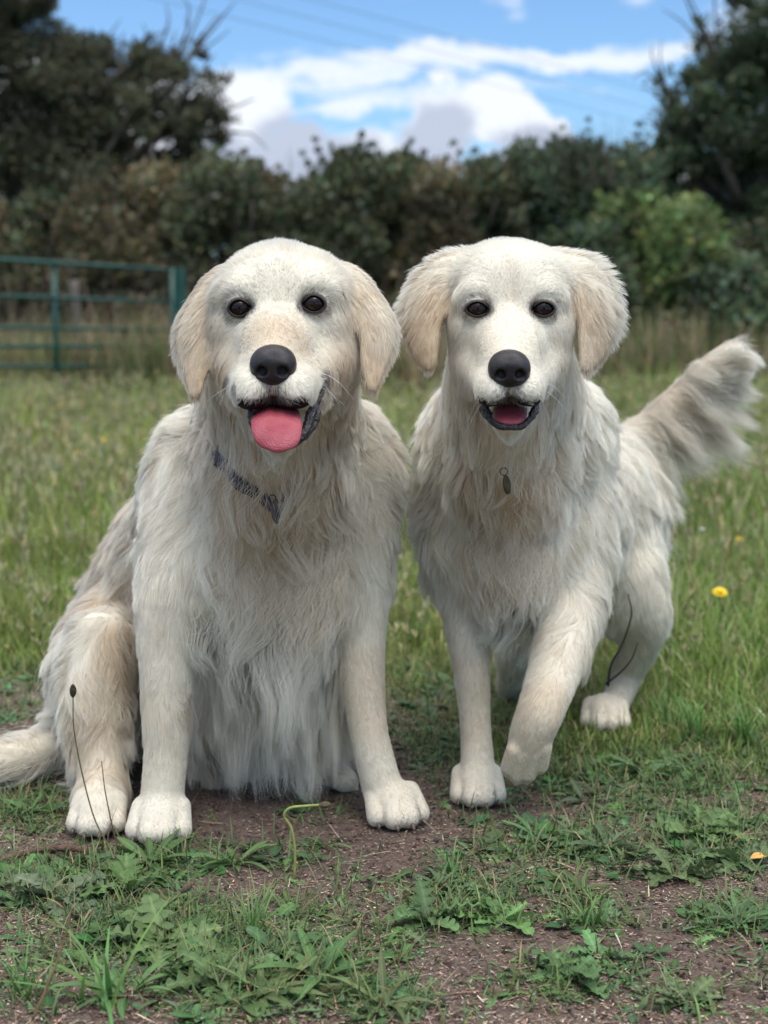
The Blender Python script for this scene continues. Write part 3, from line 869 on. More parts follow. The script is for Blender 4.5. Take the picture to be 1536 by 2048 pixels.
M_WHISK = mat('whisker', (.8, .78, .74), .4)
def lip(parent, pts, seed):
    """wet black lip edge: a soft fold with an uneven rim; rows of u, v, distance, radius in photo pixels"""
    q = spline([np.append(P(*p[:3]), p[3] / PXM(P(*p[:3]))) for p in pts], 60)
    V, F = tube(q[:, :3], q[:, 3], 14)
    d = np.concatenate([V[:-2] - np.repeat(q[:, :3], 14, 0), np.zeros((2, 3))]); r = np.concatenate([np.repeat(q[:, 3], 14), [0, 0]])
    d /= np.linalg.norm(d, axis=1)[:, None] + 1e-9
    V = V + d * ((noise3(V, 420, seed, 2) * .24 + noise3(V, 1300, seed + 9, 2) * .10) * r)[:, None]
    return link('lip', quad_mesh('lip', V, F), parent, M_LIP)

# u, v, du, dv, length mm, lift, wave, tint
GROOM_A = [
 # head
 (567,500,0,-1,11,.2,.2,0.03),(567,545,0,-1,6,.2,.1,0.08),(500,515,-.5,-.9,9,.15,.2,0.00),(635,512,.5,-.9,9,.15,.2,0.00),
 (445,560,-.9,-.1,14,.35,.3,0.10),(700,560,.9,-.1,14,.35,.3,0.05),(556,620,0,-1,6,.15,0,0.05),(550,665,0,-1,4,.12,0,.55),(530,672,-.3,-1,4,.12,0,.35),(572,670,.3,-1,4,.12,0,.35),(549,650,0,-1,4,.12,0,0.66),(548,686,0,-1,4,.1,0,0.47),
 (494,575,-.6,-.7,7,.3,.1,0.00),(630,568,.6,-.7,7,.3,.1,0.00),(515,612,-.1,-.9,5,.2,0,0.05),(595,608,.1,-.9,5,.2,0,0.05),
 (455,640,-.7,.6,9,.2,.1,0.08),(655,632,.7,.6,9,.2,.1,0.08),(480,655,-.5,.8,6,.15,0,0.15),(625,648,.5,.8,6,.15,0,0.12),
 (500,735,-.8,.3,5,.2,0,0.00),(598,733,.8,.3,5,.2,0,0.00),(495,775,-.7,.7,6,.2,0,0.00),(603,773,.7,.7,6,.2,0,0.00),(545,795,0,1,7,.25,0,0.10),
 (525,800,-.3,1,8,.3,0,0.05),(572,800,.3,1,8,.3,0,0.05),
 (435,690,-.5,.9,14,.2,.2,0.38),(690,685,.5,.9,14,.2,.2,0.31),(425,620,-.3,.9,13,.2,.2,0.34),(705,615,.3,.9,13,.2,.2,0.34),
 (440,750,-.3,1,22,.25,.3,0.72),(690,745,.3,1,22,.25,.3,0.66),(440,810,0,1,34,.3,.5,0.66),(690,810,0,1,34,.3,.5,0.59),(558,885,0,1,16,.3,.2,0.28),
 (480,850,.1,1,38,.35,.6,0.41),(640,850,-.05,1,38,.3,.6,0.41),(560,935,0,1,42,.35,.8,0.47),
 # ears
 (438,552,-.8,.3,16,.4,.3,0.34),(412,585,-.55,.8,20,.4,.5,0.47),(385,640,-.55,.85,22,.3,.8,0.41),(362,640,-.85,.5,22,.35,.7,0.05),(405,660,-.1,1,14,.15,.3,0.81),
 (375,710,-.35,.95,20,.25,.7,0.34),(398,730,.02,1,12,.12,.3,0.76),(388,775,.02,1,15,.12,.3,0.59),
 (706,552,.8,.3,16,.4,.3,0.15),(728,585,.45,.9,18,.3,.5,0.72),(757,640,.5,.85,22,.3,.8,0.38),(778,630,.85,.5,22,.35,.7,0.05),(727,660,.05,1,14,.15,.3,0.78),
 (762,700,.35,.95,20,.25,.7,0.34),(738,725,-.02,1,12,.12,.3,0.66),(744,765,0,1,15,.12,.3,0.66),
 # chest
 (350,860,-.55,.8,46,.45,.7,0.05),(410,930,-.35,.95,52,.45,.9,0.31),(480,990,-.25,1,58,.4,1,0.56),(555,1010,.05,1,55,.4,1,0.72),(630,990,.2,1,58,.4,1,0.53),
 (700,900,.35,.95,50,.4,.9,0.12),(770,900,.6,.8,44,.45,.6,0.00),(470,1090,-.25,1,64,.4,1.1,0.47),(560,1100,.1,1,68,.4,1.1,0.59),(650,1090,.2,1,62,.35,1.1,0.47),
 (400,1060,-.2,1,48,.3,.7,0.02),(730,1050,.15,1,46,.35,.7,0.12),(785,1020,.3,.95,40,.4,.5,0.00),(480,1190,-.05,1,85,.35,.8,0.15),(560,1190,0,1,95,.35,.9,0.31),(640,1190,.1,1,85,.35,.8,0.31),
 (480,1260,.1,1,150,.3,.6,0.10),(560,1270,.05,1,170,.3,.5,0.10),(630,1260,.0,1,150,.3,.5,0.12),(500,1330,.05,1,190,.25,.5,0.08),(560,1350,.05,1,200,.25,.5,0.08),(620,1330,.05,1,180,.25,.5,0.08),(440,1420,.05,1,120,.3,.5,0.10),(520,1440,.1,1,120,.3,.5,0.10),(600,1440,.1,1,100,.3,.5,0.10),
 (420,1230,.35,.95,75,.3,.8,0.05),(690,1210,-.15,1,70,.25,.8,0.15),
 # front legs
 (320,1010,-.3,.95,42,.35,.5,0.00),(335,1140,-.05,1,32,.3,.4,0.02),(330,1250,0,1,20,.22,.3,0.17),(330,1340,0,1,14,.18,.2,0.17),(330,1440,.05,1,11,.15,.1,0.19),(325,1540,0,1,11,.15,.1,0.20),(322,1610,0,1,4,.12,0,0.05),(322,1655,0,1,4,.1,0,0.12),
 (750,1130,.15,1,30,.3,.4,0.10),(728,1240,.05,1,18,.2,.3,0.23),(728,1340,.02,1,12,.15,.2,0.37),(740,1440,.05,1,10,.15,.1,0.37),(755,1530,.15,1,10,.15,.1,0.19),(785,1600,.2,1,4,.12,0,0.17),(790,1640,.2,1,4,.1,0,0.15),
 # back, thigh, hind foot
 (300,900,-.6,.8,42,.4,.5,0.12),(262,1010,-.55,.85,44,.35,.4,0.41),(235,1120,-.5,.9,46,.35,.4,0.38),(200,1220,-.6,.8,46,.4,.4,0.10),(270,1240,.1,1,46,.3,.5,0.41),
 (235,1300,.15,1,50,.35,.7,0.56),(150,1290,-.6,.8,46,.4,.4,0.02),(200,1380,.1,1,50,.35,.7,0.34),(130,1380,-.4,.9,46,.4,.4,0.02),(260,1400,.2,1,60,.35,.8,0.34),
 (180,1450,-.15,1,40,.3,.5,0.47),(240,1500,.05,1,55,.3,.6,0.34),(190,1530,-.05,1,30,.25,.4,0.34),(200,1590,0,1,14,.15,.1,0.17),(200,1630,0,1,4,.12,0,0.10),
 (340,1420,.1,1,60,.3,.5,0.28),(400,1480,0,1,80,.3,.5,0.28),(640,1530,.8,.6,16,.2,.2,0.17),(685,1560,.8,.6,10,.15,0,0.20),
 (120,1490,-.8,.5,60,.5,.4,0.05),(50,1500,-.9,.3,70,.5,.4,0.15),(0,1510,-.9,.35,70,.45,.4,0.12),(-80,1520,-1,.2,70,.45,.4,0.10)]
GROOM_B = [
 (1020,490,0,-1,8,.2,.1,0.05),(1020,545,0,-1,6,.15,.1,0.10),(965,500,-.4,-.9,8,.2,.1,0.00),(1075,500,.4,-.9,8,.2,.1,0.00),(925,540,-.8,-.1,9,.2,.1,0.05),(1115,540,.8,-.1,9,.2,.1,0.05),
 (1019,620,0,-1,5,.12,0,0.12),(1019,680,0,-1,4,.1,0,0.05),(1019,697,0,-1,4,.12,0,0.28),
 (958,585,-.6,-.7,6,.25,0,0.00),(1082,585,.6,-.7,6,.25,0,0.00),(980,620,-.1,-.9,4,.15,0,0.05),(1058,620,.1,-.9,4,.15,0,0.05),
 (925,645,-.7,.6,8,.15,.1,0.05),(1115,645,.7,.6,8,.15,.1,0.05),(950,660,-.5,.8,5,.15,0,0.08),(1088,660,.5,.8,5,.15,0,0.08),
 (975,735,-.8,.4,4,.15,0,0.00),(1063,735,.8,.4,4,.15,0,0.00),(975,780,-.6,.8,5,.2,0,0.00),(1064,780,.6,.8,5,.2,0,0.00),(1019,798,0,1,6,.25,0,0.10),
 (925,700,-.4,.9,11,.15,.1,0.15),(1115,700,.4,.9,11,.15,.1,0.12),(905,600,-.2,.9,10,.15,.1,0.10),(1135,600,.2,.9,10,.15,.1,0.10),
 (930,770,-.2,1,20,.2,.2,0.47),(1110,770,.2,1,20,.2,.2,0.34),(1020,868,0,1,13,.3,.2,0.05),(945,830,0,1,30,.25,.5,0.38),(1100,830,.1,1,30,.25,.5,0.28),
 (970,900,.1,1,36,.3,.6,0.31),(1080,900,-.05,1,38,.3,.8,0.31),(1025,930,0,1,40,.35,.8,0.34),
 # ears
 (905,520,-.8,-.4,20,.45,.3,0.10),(870,535,-.8,.1,24,.5,.4,0.10),(835,575,-.8,.5,26,.4,.6,0.34),(868,600,-.45,.9,20,.2,.6,0.66),(885,640,-.1,1,12,.12,.3,0.78),
 (845,640,-.45,.9,22,.25,.7,0.59),(870,690,-.1,1,12,.12,.3,0.63),(850,710,-.05,1,14,.12,.3,0.59),(815,600,-.9,.5,24,.4,.5,0.10),
 (1135,520,.8,-.4,20,.45,.3,0.05),(1175,535,.85,-.2,26,.5,.4,0.02),(1212,580,.85,.4,28,.45,.6,0.10),(1180,600,.5,.85,22,.25,.7,0.56),(1155,630,.05,1,12,.12,.3,0.72),
 (1195,640,.45,.9,22,.25,.7,0.53),(1165,690,.02,1,12,.12,.3,0.56),(1180,715,.05,1,14,.12,.3,0.51),(1228,620,.7,.75,24,.35,.5,0.05),
 # chest
 (860,820,-.45,.9,40,.45,.5,0.00),(1180,820,.5,.85,44,.5,.5,0.00),(900,900,-.3,.95,44,.4,.7,0.12),(960,980,-.15,1,48,.4,.8,0.53),(1020,990,.0,1,50,.4,.9,0.63),(1090,970,.2,1,54,.4,1,0.38),
 (1150,920,.35,.95,46,.4,.7,0.08),(860,980,-.5,.85,46,.45,.4,0.02),(900,1040,-.1,1,46,.35,.7,0.12),(970,1080,-.1,1,52,.4,1,0.51),(1050,1080,.1,1,56,.4,1,0.41),(1130,1070,.25,.95,48,.35,.7,0.05),
 (940,1150,0,1,50,.35,.8,0.38),(1010,1160,.05,1,56,.35,.9,0.41),(1080,1150,.0,1,54,.35,.8,0.18),(1010,1205,0,1,55,.25,.7,0.28),
 (845,1080,-.4,.9,34,.5,.3,0.00),(1190,1020,.3,.95,44,.4,.4,0.00),
 # legs
 (905,1160,-.15,1,30,.3,.3,0.10),(930,1250,0,1,16,.2,.2,0.19),(942,1350,.02,1,12,.15,.1,0.34),(950,1450,.02,1,10,.15,.1,0.34),(955,1530,0,1,10,.15,.1,0.17),(954,1580,0,1,4,.12,0,0.20),(954,1608,0,1,4,.1,0,0.12),
 (1170,1140,.1,1,34,.35,.3,0.02),(1140,1240,-.1,1,20,.25,.2,0.17),(1115,1320,-.3,.95,16,.2,.2,0.19),(1085,1400,-.4,.9,13,.2,.1,0.43),(1065,1460,-.3,.95,9,.25,.2,0.34),(1045,1520,-.2,1,6,.2,.1,0.43),(1040,1550,-.1,1,5,.15,0,0.43),
 # trunk, hindquarters
 (1230,900,.5,.85,40,.35,.3,0.05),(1250,1000,.35,.95,42,.35,.4,0.15),(1290,1050,.3,.95,44,.4,.3,0.02),(1240,1100,.1,1,44,.35,.5,0.08),(1290,1140,.4,.9,34,.3,.3,0.02),(1200,1180,-.1,1,44,.35,.5,0.10),
 (1240,1200,0,1,34,.3,.4,0.05),(1305,1220,.3,.95,22,.25,.2,0.05),(1270,1300,-.1,1,20,.25,.2,0.17),(1250,1360,-.3,.9,12,.18,.1,0.20),(1220,1410,-.2,1,11,.15,.1,0.20),(1210,1450,0,1,4,.12,0,0.19),
 (1080,1230,0,1,70,.3,.4,0.05),(1020,1250,0,1,70,.25,.4,0.10),(1140,1250,0,1,60,.3,.4,0.05),(1030,1340,0,1,20,.2,.2,0.19)]
# feathering of B's tail: along the bone, swept to the right
TAIL_B = [(1250,895,.35,.94,100,.25,.5,.15),(1275,872,.50,.87,145,.25,.5,.2),(1305,848,.70,.72,160,.22,.6,.28),(1340,815,.80,.60,158,.2,.6,.28),(1380,778,.88,.46,134,.2,.6,.25),(1412,748,.93,.36,108,.2,.5,.2),(1445,718,.95,.28,70,.2,.4,.1),(1478,705,.80,.6,36,.35,.3,.0)]

def build_dog(name, label, sculpt, GR, eyes, nose, seed, nroots, origin, build_more):
    root = empty(name, tuple(origin)); tag(root, label, 'dog')
    F, toes = sculpt(); 
    V, Q = F.quads()
    excl, darks, mouths = [], [], []
    nu, nv, nY, nw, nh = nose
    c = P(nu, nv, nY); excl.append((c + np.array([0, .004, 0]), np.array([nw * .46, .03, nh * .46])))
    darks.append((P(nu, nv + nh * .5 * PXM(c) + 22, nY), np.array([.022, .05, .017]), .95))
    make_nose(root, *nose)
    for e in eyes:
        ec, er = make_eye(root, F, *e)
        excl.append((ec, er)); mouths.append((ec, er * np.array([1.12, 1, 1.12]))); darks.append((ec, er * np.array([1.5, 1.5, 1.4]), .9)); darks.append((ec + np.array([-e[7] * .013, -.002, -.006]), np.array([.009, .02, .008]), .75))
    extra = build_more(root, F, excl, darks, mouths, toes)
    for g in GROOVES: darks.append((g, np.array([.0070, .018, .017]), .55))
    GROOVES.clear()
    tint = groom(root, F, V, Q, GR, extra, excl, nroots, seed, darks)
    body_mesh(root, F, V, Q, mouths, tint)
    return root, F

def more_a(root, F, excl, darks, mouths, toes):
    make_claws(root, toes)
    mc = P(550, 824, 1.71); mouths.append((mc, np.array([.050, .060, .018])))
    for u, v in ((508, 828), (612, 822), (614, 845), (602, 808), (492, 812)):
        e = P(u, v, 1.72); mouths.append((e, np.array([.013, .04, .015]))); excl.append((e, np.array([.011, .04, .012])))
    if 1: excl.append((mc + np.array([0, -.01, 0]), np.array([.043, .055, .0150])))
    loft_tongue(root, [(552, 806, 1.775, 42), (552, 818, 1.735, 46), (552, 832, 1.702, 50), (553, 850, 1.686, 51), (554, 870, 1.678, 48), (555, 886, 1.674, 41), (556, 898, 1.672, 28), (556, 905, 1.673, 8)], .0042)
    lip(root, [(655, 748, 1.782, 1.5), (648, 775, 1.765, 3.5), (636, 800, 1.744, 6), (622, 825, 1.722, 9), (617, 848, 1.706, 9.5), (605, 870, 1.698, 9), (588, 893, 1.692, 5)], 3)
    lip(root, [(630, 806, 1.742, 4), (635, 826, 1.732, 7), (627, 850, 1.722, 8), (608, 878, 1.708, 5)], 5)
    lip(root, [(494, 808, 1.735, 3), (501, 822, 1.712, 6), (502, 838, 1.706, 6), (505, 858, 1.704, 3)], 4)
    for u, v, ru, rv in ((457, 752, 9, 13), (470, 778, 8, 14), (650, 748, 10, 16)):
        p = F.first_hit(u, v); q = PXM(p); darks.append((p, np.array([ru / q, .03, rv / q]), .75))
    collar(root, F, [(405, 880, .0), (425, 902, .0), (440, 915, .006), (460, 938, .001), (482, 960, .007), (500, 976, .002), (520, 992, -.003), (546, 1006, .004), (570, 1006, -.003), (640, 975, -.004), (695, 915, -.004)], .010, M_COLLAR)
    for u, v, ru, rv in ((440, 914, 10, 10), (482, 958, 14, 11), (546, 1005, 7, 18)):
        p = F.first_hit(u, v); q = PXM(p); excl.append((p, np.array([ru / q, .05, rv / q])))
    hang_tag(root, F, 546, 985, .014, .0055, .014, M_TAGB)
    whiskers(root, [(470, 760, 1.745, -40, 45, .004), (462, 768, 1.75, -28, 55, .003), (475, 772, 1.74, -60, 30, .004), (628, 745, 1.74, 62, 28, .004), (632, 755, 1.745, 52, 62, .003), (622, 765, 1.735, 70, 50, .004),
        (610, 780, 1.72, 30, 60, .002), (490, 785, 1.72, -22, 50, .002), (636, 742, 1.75, 75, 60, .006)])
    return []
def more_b(root, F, excl, darks, mouths, toes):
    make_claws(root, toes)
    mc = P(1020, 824, 1.80); mouths.append((mc, np.array([.042, .055, .020]))); excl.append((mc + np.array([0, -.01, 0]), np.array([.034, .05, .0155])))
    for u, v in ((978, 812), (1062, 812), (962, 806), (1066, 803), (1052, 822), (987, 824)):
        e = P(u, v, 1.81); mouths.append((e, np.array([.012, .04, .014]))); excl.append((e, np.array([.011, .04, .011])))
    t = P(1020, 830, 1.82)
    def tg(F, s):
        n = np.array([0, -.3, .95]); n /= np.linalg.norm(n)
        s.C((1020, 816, 1.87, 32), (1020, 826, 1.83, 34), (1020, 836, 1.812, 32), k=.01, n=n, sq=3.0)
    small_sdf('tongue', root, M_TONGUE, t - .06, t + .07, .0016, tg)
    lip(root, [(962, 800, 1.840, 3), (967, 820, 1.825, 8), (982, 841, 1.806, 6), (1003, 853, 1.797, 6.5), (1037, 854, 1.797, 6.5), (1056, 842, 1.803, 6), (1070, 820, 1.822, 8), (1075, 800, 1.840, 3)], 6)
    lip(root, [(964, 802, 1.83, 5), (972, 818, 1.82, 7), (982, 830, 1.812, 4)], 7)
    collar(root, F, [(925, 875, -.010), (965, 905, -.010), (1012, 922, -.004), (1070, 905, -.010), (1115, 870, -.010)], .008, M_COLLAR)
    p = F.first_hit(1012, 948); q = PXM(p); excl.append((p, np.array([13 / q, .05, 26 / q])))
    hang_tag(root, F, 1010, 928, .014, .0055, .013, M_TAGO)
    whiskers(root, [(962, 790, 1.82, -30, 60, .003), (968, 800, 1.82, -38, 70, .004), (1085, 765, 1.82, 45, 30, .004), (1080, 775, 1.82, 60, 55, .004), (1078, 790, 1.815, 25, 60, .002), (1086, 750, 1.83, 35, -25, .003)])
    ex = []
    for (u, v, du, dv, L, lift, wave, tint) in TAIL_B:
        p = P(u, v, 2.72); d = P(u + du * 10, v + dv * 10, 2.72) - p
        for y in (-.02, .02): ex.append((p + np.array([0, y, 0]), d, L, lift, wave, tint))
    return ex
DOG_A, FA = build_dog('dog', 'cream golden retriever sitting with its pink tongue hanging out and dark collar', sculpt_a, GROOM_A,
    EYES_A, (546, 731, 1.700, .051, .046), 11, int(NROOT * 1.15), (-.17, 2.15, 0), more_a)
DOG_B, FB = build_dog('dog', 'white golden retriever walking forward with one front paw lifted and bushy tail raised', sculpt_b, GROOM_B,
    EYES_B, (1019, 738, 1.775, .0485, .0445), 22, NROOT, (.22, 2.2, 0), more_b)
# ------------------------------------------------------------------ ground
def gz(x, y):
    """height of the ground"""
    x = np.asarray(x, float); y = np.asarray(y, float)
    p = np.stack([x, y, 0 * x], -1).reshape(-1, 3)
    n = noise3(p, 9, 401, 3).reshape(x.shape) * .006 + noise3(p, 1.3, 402, 2).reshape(x.shape) * .05 * np.clip((y - 3) / 5, 0, 1)
    return n * np.clip(.45 + np.abs(y - 2.1) * .8, 0, 1) - .004
def soil_mask(x, y):
    """1 = bare path soil, 0 = meadow"""
    x = np.asarray(x, float); y = np.asarray(y, float)
    p = np.stack([x, y, 0 * x], -1).reshape(-1, 3)
    n = noise3(p, 5.0, 410, 3).reshape(x.shape) + 1.3 * noise3(p, 2.2, 411, 2).reshape(x.shape)
    edge = 2.80 + np.where(x > .35, (x - .35) * -.35, 0) + n * .36
    return np.clip((edge - y) / .45, 0, 1)
def build_ground():
    ys = np.concatenate([np.arange(-3, 1.1, .3), np.arange(1.1, 3.4, .012), np.geomspace(3.42, 400, 130)])
    def row(y): return None
    xs_n = 230
    t = np.linspace(-1, 1, xs_n)
    X = np.stack([np.sign(t) * (np.abs(t) ** 1.6) * max(1.6, 1.0 + abs(y) * 1.1) if y < 3.4 else np.sign(t) * (np.abs(t) ** (1.6)) * (1.0 + y * 1.1) for y in ys])
    Y = np.repeat(ys[:, None], xs_n, 1)
    Z = gz(X, Y)
    V = np.stack([X, Y, Z], -1).reshape(-1, 3)
    i, j = np.meshgrid(np.arange(len(ys) - 1), np.arange(xs_n - 1), indexing='ij')
    a = (i * xs_n + j).ravel(); Q = np.stack([a, a + 1, a + xs_n + 1, a + xs_n], 1)
    s = soil_mask(V[:, 0], V[:, 1])
    col = np.stack([s, s, s], 1)
    m = bpy.data.materials.new('soil'); m.use_nodes = True; nt = m.node_tree; b = nt.nodes['Principled BSDF']
    at = _n(nt, 'ShaderNodeAttribute', attribute_name='col'); tc = _n(nt, 'ShaderNodeTexCoord')
    def nz(scale, det=6, rough=.6):
        n = _n(nt, 'ShaderNodeTexNoise'); n.inputs['Scale'].default_value = scale; n.inputs['Detail'].default_value = det; n.inputs['Roughness'].default_value = rough
        nt.links.new(tc.outputs['Object'], n.inputs['Vector']); return n.outputs['Fac']
    def mr(x, a, c):
        r = _n(nt, 'ShaderNodeMapRange'); nt.links.new(x, r.inputs['Value']); r.inputs['From Min'].default_value = a; r.inputs['From Max'].default_value = c; return r.outputs[0]
    fine, mid, big = nz(260, 8, .7), nz(38), nz(4.5, 4)
    c1 = _mix(nt, mr(fine, .36, .66), (.095, .068, .056), (.275, .205, .165))
    c1 = _mix(nt, mr(mid, .45, .68), c1, (.14, .095, .078))
    c2 = _mix(nt, mr(fine, .56, .74), c1, (.46, .36, .28))
    c1 = _mix(nt, mr(big, .40, .60), c1, c2)
    g = _mix(nt, mr(mid, .35, .65), (.055, .070, .025), (.11, .12, .045))
    cc = _mix(nt, at.outputs['Fac'], g, c1)
    nt.links.new(cc, b.inputs['Base Color']); b.inputs['Roughness'].default_value = .95; b.inputs['Specular IOR Level'].default_value = .15
    bp = _n(nt, 'ShaderNodeBump'); bp.inputs['Strength'].default_value = .9; bp.inputs['Distance'].default_value = .006
    bp2 = _n(nt, 'ShaderNodeBump'); bp2.inputs['Strength'].default_value = .8; bp2.inputs['Distance'].default_value = .012
    nt.links.new(fine, bp.inputs['Height']); nt.links.new(mid, bp2.inputs['Height']); nt.links.new(bp2.outputs[0], bp.inputs['Normal']); nt.links.new(bp.outputs[0], b.inputs['Normal'])
    tag(link('ground', quad_mesh('ground', V, Q, True, col), None, m), kind='structure')
build_ground()

# ------------------------------------------------------------------ blades, leaves
def blades(root, az, length, width, lean, curl, c0, c1, seg=4, rng=RNG, droop=None):
    """many grass blades at once: ribbons bending over; colours root -> tip"""
    n = len(root); S = np.linspace(0, 1, seg + 1)
    ca, sa = np.cos(az), np.sin(az)
    V = np.zeros((n, 2 * seg + 1, 3)); C = np.zeros((n, 2 * seg + 1, 3))
    pos = root.copy(); ang = lean.copy(); h = length / seg
    tw = rng.uniform(-.8, .8, n)
    for k in range(seg + 1):
        wd = width * (1 - S[k]) ** .7 * .5 * (1 if k else .8)
        a2 = az + PI / 2 + tw * S[k]
        off = np.stack([np.cos(a2) * wd, np.sin(a2) * wd, 0 * wd], 1)
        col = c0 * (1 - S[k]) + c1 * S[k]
        if k < seg:
            V[:, 2 * k] = pos - off; V[:, 2 * k + 1] = pos + off; C[:, 2 * k] = col; C[:, 2 * k + 1] = col
        else:
            V[:, 2 * k] = pos; C[:, 2 * k] = col
        pos = pos + np.stack([np.sin(ang) * ca * h, np.sin(ang) * sa * h, np.cos(ang) * h], 1)
        ang = ang + curl / seg
    T = []
    for k in range(seg - 1):
        a = 2 * k; T += [(a, a + 1, a + 3), (a, a + 3, a + 2)]
    T.append((2 * seg - 2, 2 * seg - 1, 2 * seg))
    T = np.array(T)
    F = (np.arange(n)[:, None, None] * (2 * seg + 1) + T[None]).reshape(-1, 3)
    return V.reshape(-1, 3), F, C.reshape(-1, 3)

def leaf(L, W, kind='lance', elev=.4, curl=-.6, nl=12, nw=4, fold=.25, rng=RNG, c=(.06, .13, .03), vein=.5):
    """one leaf growing along +X from the origin; returns V, tris, colours"""
    t = np.linspace(0, 1, nl + 1); s = np.linspace(-1, 1, 2 * nw + 1)
    if kind == 'lance': w = np.sin(np.clip(t, 0, 1) ** .85 * PI) ** .9 * .5 + .05 * (1 - t)
    elif kind == 'round': w = np.clip(np.sin(np.clip((t - .25) / .75, 0, 1) ** .8 * PI), 0, 1) ** .6 * .5 + .04 * (1 - t)
    else:
        w = np.sin(t ** .9 * PI * .96) ** .7 * .5
        lob = .62 + .38 * np.sin(t * PI * 2 * 4.5 + rng.uniform(0, 6))
        w = w * np.where(t > .15, lob, .5) + .03
    w = w * W
    ang = elev + curl * t
    x = np.concatenate([[0], np.cumsum(np.cos(ang[:-1]) * L / nl)]); z = np.concatenate([[0], np.cumsum(np.sin(ang[:-1]) * L / nl)])
    X = np.repeat(x[:, None], len(s), 1); Yv = w[:, None] * s[None]; Z = z[:, None] + np.abs(s)[None] * w[:, None] * fold * 2 * .5
    if kind == 'lobed':
        Z = Z + np.sin(t * 30 + rng.uniform(0, 6))[:, None] * np.abs(s)[None] ** 2 * W * .07
        X = X + (np.abs(s)[None] ** 1.5) * np.sin(t * PI * 9)[:, None] * L * .012
    else:
        Z = Z + np.sin(t * 9 + rng.uniform(0, 6))[:, None] * s[None] * W * .05
    V = np.stack([X, Yv, Z], -1).reshape(-1, 3)
    m = len(s); i, j = np.meshgrid(np.arange(nl), np.arange(m - 1), indexing='ij'); a = (i * m + j).ravel()
    F = np.concatenate([np.stack([a, a + 1, a + m + 1], 1), np.stack([a, a + m + 1, a + m], 1)])
    c = np.asarray(c, float) * rng.uniform(.75, 1.25)
    mid = np.exp(-(np.abs(s)[None] / .16) ** 2) * vein + (.10 * np.cos(s * PI * 3)[None] if kind == 'lance' else 0)
    C = c[None, None] * (1 + mid[..., None] * np.array([.9, .6, .9])) * np.ones((nl + 1, 1, 1))
    C = C * (.9 + .25 * t[:, None, None])
    return V, F, C.reshape(-1, 3)
def xf(part, az, loc, sc=1.0, roll=0.0):
    V, F, C = part
    if roll: V = V @ rotx(roll).T
    return (V @ rotz(az).T) * sc + np.asarray(loc), F, C

GREEN_PL = (.115, .180, .066); GREEN_RW = (.11, .185, .068)
def rosette(kind, R, n, rng, col=None, loc=(0, 0, 0), flat=.3):
    parts = []; a0 = rng.uniform(0, 6.28)
    for i in range(n):
        az = a0 + i * 2.4 + rng.normal(0, .25); L = R * rng.uniform(.6, 1.1)
        inner = 1 - i / n
        if kind == 'plantain':
            p = leaf(L, L * rng.uniform(.10, .17), 'lance', elev=flat + .7 * inner * rng.uniform(.1, .8), curl=-rng.uniform(.3, 1.0), fold=.5, rng=rng, c=col or GREEN_PL)
        elif kind == 'ragwort':
            p = leaf(L, L * rng.uniform(.42, .58), 'lobed', elev=flat + .6 * inner * rng.uniform(.3, 1.2), curl=-rng.uniform(.4, 1.2), nl=26, nw=4, fold=.25, rng=rng, c=col or GREEN_RW, vein=.7)
        else:
            p = leaf(L, L * rng.uniform(.35, .5), 'round', elev=flat + .6 * inner, curl=-rng.uniform(.3, .9), fold=.2, rng=rng, c=col or (.07, .14, .05))
        parts.append(xf(p, az, np.array(loc) + np.array([math.cos(az), math.sin(az), 0]) * .004, 1, rng.normal(0, .3)))
    return merge_np(parts)
M_LEAF = mat_attr('leaf_green', .48, .35, .22, (500, .35))
M_GRASS = mat_attr('grass_blade', .55, .3, .25)
M_STRAW = mat_attr('dry_litter', .8, .2)

def cols(rng, n, base, spread=.18, hue=.12):
    b = np.asarray(base)[None] * np.exp(rng.normal(0, spread, (n, 1)))
    return np.clip(b * np.exp(rng.normal(0, hue, (n, 3)) * np.array([1, .4, .8])), .004, .8)

